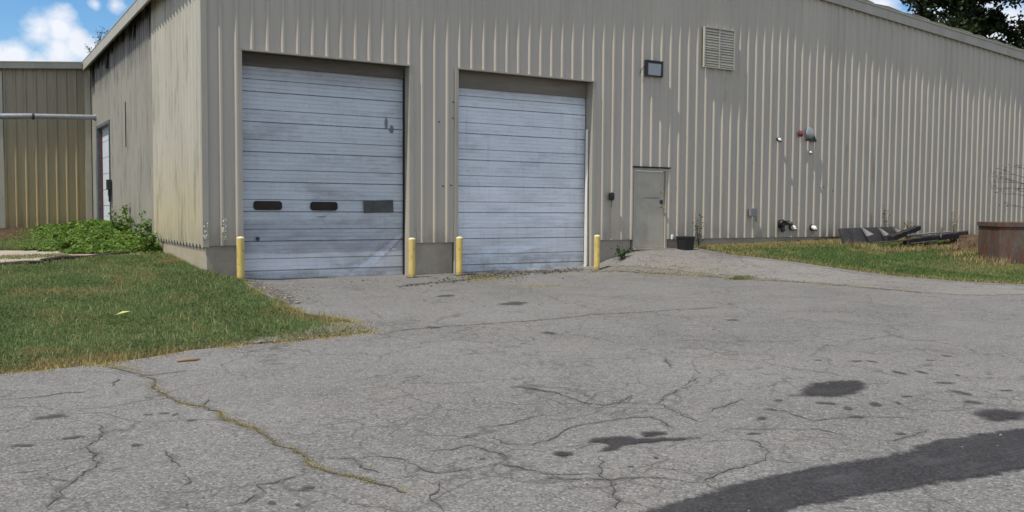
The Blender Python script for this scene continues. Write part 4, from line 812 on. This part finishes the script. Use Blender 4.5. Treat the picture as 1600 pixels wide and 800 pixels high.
# ---------------- grass and leaves ----------------
def blades(name, X, Y, hgt, wid, mat, lean=.5, dry=None, base=None, label=None, curve=True, cat=None, kind='stuff', nseg=1):
    n = len(X); a = rng.uniform(0, 2*np.pi, n); ln = rng.uniform(0, lean, n); la = rng.uniform(0, 2*np.pi, n)
    z = H(X, Y)-.01 if base is None else base
    hg = np.broadcast_to(hgt, n)*rng.uniform(.55, 1.25, n); wd = np.broadcast_to(wid, n)*rng.uniform(.7, 1.3, n)
    dx, dy = np.cos(a)*wd/2, np.sin(a)*wd/2; tx_, ty_ = np.cos(la)*hg*ln, np.sin(la)*hg*ln
    V = np.empty((n, 5, 3))
    V[:, 0] = np.c_[X-dx, Y-dy, z]; V[:, 1] = np.c_[X+dx, Y+dy, z]
    V[:, 2] = np.c_[X-dx*.8+tx_*.3, Y-dy*.8+ty_*.3, z+hg*.6]; V[:, 3] = np.c_[X+dx*.8+tx_*.3, Y+dy*.8+ty_*.3, z+hg*.6]
    V[:, 4] = np.c_[X+tx_, Y+ty_, z+hg*(1-.3*ln)]
    i = np.arange(n)*5
    F = np.stack([i, i+1, i+3, i+2], 1); T = np.stack([i+2, i+3, i+4], 1)
    me = bpy.data.meshes.new(name); me.vertices.add(5*n); me.vertices.foreach_set('co', V.ravel())
    me.loops.add(7*n); me.loops.foreach_set('vertex_index', np.c_[F, T].ravel())
    me.polygons.add(2*n); st = np.c_[np.arange(n)*7, np.arange(n)*7+4].ravel(); me.polygons.foreach_set('loop_start', st)
    me.update(calc_edges=True); me.materials.append(mat)
    at = me.attributes.new('rnd', 'FLOAT', 'POINT'); at.data.foreach_set('value', np.repeat(rng.random(n), 5).astype(np.float32))
    dr = np.zeros(n) if dry is None else np.broadcast_to(dry, n); at = me.attributes.new('dry', 'FLOAT', 'POINT'); at.data.foreach_set('value', np.repeat(dr, 5).astype(np.float32))
    o = bpy.data.objects.new(name, me); COL.objects.link(o); return tag(o, label, cat, kind=kind)
def leaves(name, P, size, mat, label=None, parent=None, cat=None, kind=None, up=.5):
    n = len(P); P = np.asarray(P, float); a = rng.normal(size=(n, 3)); a /= np.linalg.norm(a, axis=1)[:, None]
    nrm = rng.normal(size=(n, 3)); nrm[:, 2] = np.abs(nrm[:, 2])+up; nrm /= np.linalg.norm(nrm, axis=1)[:, None]
    u = np.cross(a, nrm); u /= np.linalg.norm(u, axis=1)[:, None]; v = np.cross(nrm, u)
    s = (np.broadcast_to(size, n)*rng.uniform(.55, 1.3, n))[:, None]
    if parent: P = P-np.array(parent_loc(parent))
    V = np.stack([P-u*s*.5, P+v*s*.33-u*s*.05+nrm*s*.06, P+u*s*.6, P-v*s*.33-u*s*.05+nrm*s*.06], 1)
    me = bpy.data.meshes.new(name); me.vertices.add(4*n); me.vertices.foreach_set('co', V.ravel()); me.loops.add(4*n)
    me.loops.foreach_set('vertex_index', np.arange(4*n)); me.polygons.add(n); me.polygons.foreach_set('loop_start', np.arange(n)*4); me.update(calc_edges=True)
    me.materials.append(mat)
    at = me.attributes.new('rnd', 'FLOAT', 'POINT'); at.data.foreach_set('value', np.repeat(rng.random(n), 4).astype(np.float32))
    at = me.attributes.new('dry', 'FLOAT', 'POINT'); at.data.foreach_set('value', np.zeros(4*n, np.float32))
    o = bpy.data.objects.new(name, me); COL.objects.link(o)
    if parent: o.parent = parent
    return tag(o, label, cat, kind=kind)
def scatter(poly, dens):
    xs = [p[0] for p in poly]; ys = [p[1] for p in poly]; A = (max(xs)-min(xs))*(max(ys)-min(ys)); n = int(A*dens)
    X = rng.uniform(min(xs), max(xs), n); Y = rng.uniform(min(ys), max(ys), n); k = inside(poly, X, Y); return X[k], Y[k]
def vnoise(X, Y, s, seed):
    r = np.random.default_rng(seed); out = 0
    for k in range(5):
        a = r.uniform(0, 6.28); f = s*r.uniform(.5, 1.8); out = out+np.sin((X*np.cos(a)+Y*np.sin(a))*f+r.uniform(0, 6.28))
    return out/5
lawnL = [(-7, -8.4), (-5, -8.33)]+LAWN_EDGE+[(.55, -.1), (.02, .0), (.02, 4.1), (-.12, 4.1), (-.62, 3.75), (-2.2, 3.1), (-3.34, 2.75), (-7, 2.6)]
X, Y = scatter(lawnL, 4200)
ed = edgedist([(-7, -8.4), (-5, -8.33)]+LAWN_EDGE[:12], X, Y)
X = X+0; thin = np.clip(1-ed/.9, 0, 1)*.55+np.clip(vnoise(X, Y, 2.2, 1)-.35, 0, 1)*.8
bald = np.exp(-(((X+2.0)/.55)**2+((Y+2.0)/.8)**2))*1.1; bald2 = np.exp(-(((X-.1)/.9)**2+((Y+6.9)/.45)**2))
keep = rng.random(len(X)) > np.maximum(np.maximum(thin, bald*.9), bald2*.6)
X, Y, ed = X[keep], Y[keep], ed[keep]
hh = .055+.03*np.clip(vnoise(X, Y, 3, 3), -1, 1); hh += .07*np.exp(-((X-.0)/.25)**2)*(Y > -.3)+.05*np.exp(-((Y-3.2)/.3)**2)
dry = np.clip(.95-ed/.75+.35*vnoise(X, Y, 2.3, 51), -.2, .95)*.9+.35*np.clip(vnoise(X, Y, 1.3, 9)*1.6, 0, 1)+.2*np.clip(vnoise(X, Y, 5, 19)*1.6, 0, 1)
blades('lawn_grass', X, Y, hh, .0075, M_GRASS, .75, dry)
X, Y = scatter(lawnL, 160); k = vnoise(X, Y, 3, 41) > -.1; X, Y = X[k], Y[k]
blades('long_grass', X, Y, .13, .008, M_GRASS, 1.0, rng.random(len(X))*.9)
X = np.concatenate([rng.normal(p[0], .09, 70) for p in jitter(LAWN_EDGE, .12, .05, 77, False)]); Y = np.concatenate([rng.normal(p[1], .09, 70) for p in jitter(LAWN_EDGE, .12, .05, 78, False)]); k = vnoise(X, Y, 6, 43) > .0
n_ = min(len(X), len(Y)); X, Y = X[:n_], Y[:n_]; k = vnoise(X, Y, 6, 43) > -.05
blades('edge_grass', X[k], Y[k], .05, .008, M_CRKW, 1.0, 0)
# clover and broad weeds in the left lawn
X, Y = scatter(lawnL, 420); k = (vnoise(X, Y, 2.5, 7) > .05); X, Y = X[k], Y[k]
leaves('lawn_clover', np.c_[X, Y, H(X, Y)+rng.uniform(.02, .08, len(X))], .032, M_WEED, kind='stuff', up=2)
lawnR = [(12.42, -.1), (12.42, -.23)]+lawnR_edge[:-1]+[(26, -11), (31, -6), (31, .03), (12.42, .03)]
X, Y = scatter(lawnR, 1500)
ed = edgedist(lawnR_edge, X, Y); drw = np.exp(-((Y-.0)/.8)**2)+.9*np.clip(1-ed/.7, 0, 1)+.5*np.exp(-((Y+5.2)/1.2)**2)*(X > 15.6)
keep = rng.random(len(X)) > np.clip(1-ed/.5, 0, 1)*.6
X, Y, ed, drw = X[keep], Y[keep], ed[keep], drw[keep]
blades('lawn_grass', X, Y, .065+.03*drw*(Y > -2), .013, M_GRASS2, .8, drw-.05)
# dry tall grass along the wall, round the scrap and the bin
P = []
for poly, dens in (([(12.7, -.5), (15, -.9), (17.3, -1.5), (17.3, .0), (12.6, .0)], 500), ([(17.2, -2.4), (23.6, -2.6), (26, -1.5), (26, 0), (23.4, 0), (22.8, -1.9), (18.2, -1.95), (17.2, -1)], 420), ([(17.8, -5.2), (18.6, -4.9), (22, -5.5), (22, -2.2), (17.9, -3.2)], 260)):
    P.append(scatter(poly, dens))
X = np.concatenate([p[0] for p in P]); Y = np.concatenate([p[1] for p in P]); k = vnoise(X, Y, 3.5, 12) > -.35; X, Y = X[k], Y[k]
blades('dry_grass', X, Y, np.where(X < 17.2, .08, .17)*(1+.5*vnoise(X, Y, 4, 2)), .014, M_DRY, .9, 0)
X, Y = scatter([(19.6, -2.6), (23.5, -2.6), (24.5, -.6), (22.0, -.9), (21.5, -1.9)], 1000)
blades('dead_weeds', X, Y, .26, .016, M_RUSTW, 1.1, 0)
# far left: brown grass patch in front of the annex, grass strip in the path
X, Y = scatter([(-7, 9.5), (-2.6, 9.0), (-1.8, 12.5), (-1.2, 16.3), (-7, 16.3)], 700); blades('dry_grass', X, Y, .14, .016, M_RUSTW, .9, 0)
X, Y = scatter([(-7, 6.2), (-3.2, 6.5), (-2.2, 6.0), (-1.5, 8), (-2.6, 9.4), (-7, 9.8)], 1500); blades('rough_grass', X, Y, .12, .014, M_GRASS, .9, .25)
X, Y = scatter([(-3.6, 4.2), (-2.7, 4.0), (-1.9, 4.4), (-2.0, 4.9), (-3.0, 4.95), (-3.7, 4.8)], 1500); blades('path_grass', X, Y, .07, .012, M_GRASS, .9, .2)
X, Y = scatter([(-7, 2.45), (-3.3, 2.6), (-2.2, 2.95), (-.6, 3.6), (0, 4.0), (0, 4.5), (-.7, 3.95), (-2.2, 3.3), (-3.3, 2.95), (-7, 2.8)], 900); blades('path_edge_grass', X, Y, .12, .012, M_GRASS, .9, .1)
# vines
vp = [(-2.7, 5.9), (-2.1, 5.5), (-1.9, 4.7), (-1.2, 4.6), (-.6, 4.3), (.03, 4.1), (.03, 16.3), (-2.1, 16.3), (-2.7, 12), (-3.0, 9)]
X, Y = scatter(vp, 1100); nv = vnoise(X, Y, 3.0, 22)
edv = edgedist(vp[:6], X, Y); edl = edgedist([vp[0], vp[-1], vp[-2], vp[-3]], X, Y)
top = (.07+.34*np.exp(-((X+.45)/.85)**2)*np.exp(-((Y-9.3)/4.2)**2)+.12*np.exp(-((Y-15)/3)**2)+.13*nv+.10*vnoise(X, Y, 7, 31))*np.clip(edv/.55, .25, 1)*np.clip(edl/.8, .25, 1)
top = np.clip(top, .04, 2); zz = rng.random(len(X))**.45*top
k = (vnoise(X, Y, 6, 5) > -.32); X, Y, zz = X[k], Y[k], zz[k]
leaves('vine_cover', np.c_[X, Y, H(X, Y)+zz+.02], np.where(rng.random(len(X)) < .3, .13, .075), M_VINE, kind='stuff', up=.9)
# single plants
def plant(name, x, y, hgt, n, spread, size, mat, label, cat='plant', base=None, stems=6, grp=None):
    z = h1(x, y) if base is None else base
    e = empty(name, (x, y, z), label, cat, grp); st = MB(); P = []
    for i in range(stems):
        a = R.uniform(0, 6.28); q = spread*R.uniform(.3, 1); hh_ = hgt*R.uniform(.6, 1.05); pts = []
        for k in range(5):
            t_ = k/4; pts.append((x+math.cos(a)*q*t_**1.4, y+math.sin(a)*q*t_**1.4*.6, z+hh_*t_)); 
        st.tube(pts, [.008, .007, .006, .004, .002], 5)
        for k in range(n//stems):
            t_ = R.uniform(.15, 1); P.append((x+math.cos(a)*q*t_**1.4+R.gauss(0, .05), y+math.sin(a)*q*t_**1.4*.6+R.gauss(0, .04), z+hh_*t_+R.gauss(0, .03)))
    st.build('stem', M_DEADWOOD, e); leaves('foliage', P, size, mat, parent=e); return e
plant('weed_plant', .02-.25, 5.6, .95, 260, .4, .10, M_VINE, 'taller leafy green plant rising from the vines against the side wall', 'plant')
plant('weed_plant', -.25, 4.45, .55, 220, .35, .10, M_VINE, 'leafy green plant at the near end of the vines beside the pale foundation')
plant('weed_plant', -.35, 8.6, 1.0, 300, .6, .10, M_VINE, 'highest leafy shoots of the vines below the small side door')
plant('weed_plant', 9.80, -.38, .32, 220, .28, .055, M_WEED, 'low dark green weed at the foundation step left of the entry door')
plant('weed_plant', 12.35, -.35, .95, 130, .28, .055, M_WEED, 'tall thin weed growing beside the black plastic tub')
plant('weed_plant', -3.55, 14.6, 1.1, 240, .5, .10, M_WEED, 'dark weed standing against the annex wall at the left edge')
plant('weed_plant', 19.75, -.45, 1.05, 90, .22, .06, M_WEED, 'thin spindly weed standing behind the scrap pile', stems=5)
plant('weed_plant', 23.4, -.3, 1.0, 70, .3, .05, M_DRY, 'thin dry weed standing between the scrap pile and the rusty bin', stems=5)
plant('weed_plant', 20.9, -.4, .62, 150, .4, .07, M_DRY, 'yellow dry bush behind the right part of the scrap pile', stems=7)
for i, (y, s) in enumerate(((14.3, .28), (13.0, .40), (12.1, .5), (10.9, .25))):
    plant('gutter_weed', -.27, y, s, 40, .18, .05, M_WEED, ['tiny weed at the far low end of the eave gutter', 'second weed from the far end of the eave gutter', 'tallest weed growing in the eave gutter', 'weed in the eave gutter nearest the camera'][i], 'weed', base=6.5, stems=4, grp='weeds growing in the gutter')
# crack weeds
def tuftline(name, pts, dens, w_, hg, mat, seed, wob=.5):
    XX = []; YY = []; r = np.random.default_rng(seed)
    for (a, b) in zip(pts[:-1], pts[1:]):
        n = int(math.dist(a, b)*dens); t_ = r.random(n); XX.append(a[0]+(b[0]-a[0])*t_+r.normal(0, w_, n)); YY.append(a[1]+(b[1]-a[1])*t_+r.normal(0, w_, n))
    X = np.concatenate(XX); Y = np.concatenate(YY); k = vnoise(X, Y, 9, seed) > -wob; blades(name, X[k], Y[k], hg, .006, mat, 1.0, 0)
tuftline('crack_grass', MAIN_CRACK, 900, .012, .026, M_CRKW, 3, .12)
tuftline('crack_grass', MAIN_CRACK, 1400, .024, .026, M_CRKW, 13, -.08)
tuftline('crack_grass', MAIN_CRACK[:6], 500, .03, .03, M_CRKW, 5, -.05)
tuftline('crack_grass', [(-2.84, -8.08), (-2.75, -8.35), (-2.55, -8.55)], 1500, .04, .03, M_CRKW, 4, .6)
tuftline('seam_grass', SEAM, 260, .03, .035, M_CRKW, 6, -.05)
tuftline('mound_grass', MOUND_EDGE[2:], 420, .07, .05, M_CRKW, 7, .0)
for nm, x, y, n, s, hg, mt_ in (('grass_tuft', 10.25, -3.95, 420, .15, .10, M_GRASS2), ('grass_tuft', 5.2, -1.6, 420, .30, .06, M_CRKW), ('grass_tuft', 5.7, -1.35, 380, .35, .05, M_GRASS2), ('grass_tuft', 5.4, -3.3, 300, .45, .05, M_CRKW), ('grass_tuft', 6.4, .05, 160, .3, .05, M_GRASS2), ('grass_tuft', 2.35, .1, 160, .12, .05, M_GRASS2), ('grass_tuft', .42, -.55, 500, .15, .08, M_GRASS),
                                ('grass_tuft', 1.15, -14.98, 160, .02, .02, M_WEED), ('grass_tuft', 1.35, -14.95, 100, .025, .02, M_WEED), ('grass_tuft', -1.0, -12.15, 90, .04, .02, M_CRKW), ('grass_tuft', -.35, -12.75, 60, .04, .02, M_CRKW), ('grass_tuft', 9.9, -2.1, 500, .5, .05, M_CRKW), ('grass_tuft', 10.3, -2.9, 500, .5, .05, M_CRKW)):
    X = rng.normal(x, s, n); Y = rng.normal(y, s*.55, n); blades(nm, X, Y, hg, .009 if y > -10 else .005, mt_, .9, 0)
# loose gravel
def pebbles(name, poly, n, s0, s1, mat, kind='stuff'):
    X, Y = scatter(poly, 1); xs = [p[0] for p in poly]; ys = [p[1] for p in poly]; A = (max(xs)-min(xs))*(max(ys)-min(ys))
    X, Y = scatter(poly, n/A); Z = H(X, Y)+.014; m_ = MB()
    base_ = [(1, 0, 0), (-1, 0, 0), (0, 1, 0), (0, -1, 0), (0, 0, 1), (0, 0, -1), (.6, .6, .5), (-.6, .6, .4), (.6, -.6, .4), (-.6, -.6, .5)]
    fs = [(0, 6, 8), (6, 4, 8), (6, 7, 4), (8, 4, 9), (4, 7, 9), (7, 1, 9), (0, 2, 6), (2, 7, 6), (2, 1, 7), (0, 8, 3), (8, 9, 3), (9, 1, 3)]
    for x, y, z in zip(X, Y, Z):
        s = R.uniform(s0, s1)*(1 if R.random() > .1 else 1.7); a = R.uniform(0, 6.28); ca, sa = math.cos(a), math.sin(a); k = [s*R.uniform(.6, 1.2) for _ in range(3)]
        m_.add([(x+(p[0]*k[0]*ca-p[1]*k[1]*sa), y+(p[0]*k[0]*sa+p[1]*k[1]*ca), z+p[2]*k[2]*.7) for p in base_], fs)
    return m_.build(name, mat, kind=kind)
pebbles('gravel', [(-1.4, -7.5), (-.77, -7.5), (.45, -7.25), (.7, -6.8), (.5, -6.3), (0, -6.3), (-.6, -6.9)], 800, .006, .018, M_PEB)
pebbles('gravel', [(8.2, -.8), (9.2, -1.6), (10.2, -4.0), (11.0, -5.2), (11.2, -4.9), (10.3, -2.6), (9.5, -.6), (9.2, -.35)], 1500, .008, .026, M_PEB)
pebbles('gravel', [(.3, -4.4), (.35, -2.1), (.7, -.5), (1.6, -.9), (1.1, -3), (.8, -4.4)], 700, .008, .022, M_PEB)
pebbles('debris_chips', [(3.0, -2.3), (5.4, -1.5), (8.8, -.3), (8.8, .1), (5.6, -.2), (4.2, -1.5)], 1300, .008, .03, simple('dark_chips', (.085, .075, .065), .95, .2, 0, .6, 15))
pebbles('lot_grit', [(-4, -8), (2, -7), (9, -1), (12, -6), (6, -12), (3, -15), (-3, -15)], 500, .004, .010, M_PEB)
X, Y = scatter([(-4, -8.2), (0.5, -7), (9, -1), (12, -6), (8, -12), (3, -15), (-3.5, -15)], .9)
leaves('leaf_litter', np.c_[X, Y, H(X, Y)+.02], .026, M_RUSTW, kind='stuff', up=3)
pebbles('debris_chips', [(1.2, -.9), (4.2, -.4), (9, -.3), (8.6, -1.6), (5, -2.6), (1.4, -3)], 260, .006, .016, bpy.data.materials['dark_chips'])
# ---------------- trees beyond the gable ----------------
def tree(x, y, z0, H_, rad, zc, n, label, seed, lobes=26):
    r = random.Random(seed); e = empty('tree', (x, y, z0), label, 'tree', 'trees beyond the warehouse roof')
    t = MB(); pts = [(x, y, z0-.3), (x+.1, y, z0+H_*.25), (x-.15, y+.1, z0+H_*.5), (x+.1, y, z0+H_*.8), (x, y, z0+H_*.95)]
    t.tube(pts, [.40, .30, .2, .10, .03], 10)
    P = []; g_ = np.random.default_rng(seed)
    for i in range(lobes):
        a = r.uniform(0, 6.28); zz_ = r.uniform(-.95, 1); rr = rad*math.sqrt(max(.08, 1-zz_*zz_*.85))*r.uniform(.1, 1)
        c = (x+math.cos(a)*rr, y+math.sin(a)*rr, zc+zz_*rad*1.25)
        s_ = max(z0+H_*.25, c[2]-r.uniform(1.5, 3.5)); q = [(x, y, s_), ((x+c[0])/2+r.uniform(-.3, .3), (y+c[1])/2, (s_+c[2])/2+.3), c]
        t.tube(q, [.07, .045, .015], 6)
        lr = r.uniform(.75, 1.45)*rad/4
        k = n//lobes; v = g_.normal(size=(k, 3)); v /= np.linalg.norm(v, axis=1)[:, None]; v *= (g_.random(k)**.5)[:, None]*lr*np.array([1.15, 1.15, .8])
        P.append(np.array(c)+v)
        for j in range(5):   # side sprays
            d = g_.normal(size=3); d /= np.linalg.norm(d); d[2] = abs(d[2])*.6-.3; cc_ = np.array(c)+d*lr*1.35; kk = k//7
            P.append(cc_+g_.normal(0, lr*.22, size=(kk, 3)))
            t.tube([c, tuple(cc_)], [.03, .01], 4)
    v = g_.normal(size=(n//14, 3))*np.array([rad*.33, rad*.33, rad*.5]); P.append(np.array((x, y, zc-rad*.25))+v)
    t.build('trunk', M_BARK, e, smooth=True)
    leaves('crown', np.concatenate(P), .27, M_TREE, parent=e, up=.2)
tree(46.1, 13.9, 0, 19, 3.3, 13.0, 24000, 'dark tree above the roof slope, the left of the two crowns', 5, 42)
tree(47.6, 7.4, 0, 19.5, 4.3, 12.6, 34000, 'dark tree above the roof slope, the right crown cut by the photo edge', 11, 60)
# bare sapling by the bin
x, y = 24.9, -1.9; z = h1(x, y)
e = empty('bare_sapling', (x, y, z), 'bare dark sapling with thin twigs at the right edge beyond the rusty bin', 'sapling')
t = MB(); t.tube([(x, y, z-.1), (x+.05, y, z+1.0), (x-.05, y, z+2.0), (x, y, z+2.9)], [.035, .028, .018, .006], 8); t.build('trunk', M_DEADWOOD, e)
t = MB(); r = random.Random(4); LP = []
for i in range(26):
    zz_ = z+r.uniform(.8, 2.8); a = r.uniform(0, 6.28); l = r.uniform(.4, 1.1); c = (x+math.cos(a)*l, y+math.sin(a)*l, zz_+r.uniform(-.05, .35))
    m_ = ((x+c[0])/2, (y+c[1])/2, (zz_+c[2])/2+.04); t.tube([(x, y, zz_), m_, c], [.012, .008, .003], 5)
    for j in range(4):
        d = (c[0]+r.uniform(-.2, .2), c[1]+r.uniform(-.2, .2), c[2]+r.uniform(-.12, .2)); t.tube([m_ if j % 2 else c, d], [.005, .002], 4); LP.append(d)
        LP += [(d[0]+r.gauss(0, .05), d[1]+r.gauss(0, .05), d[2]+r.gauss(0, .05)) for _ in range(3)]
t.build('branch', M_DEADWOOD, e); leaves('dead_leaves', LP, .05, M_TREE, parent=e)
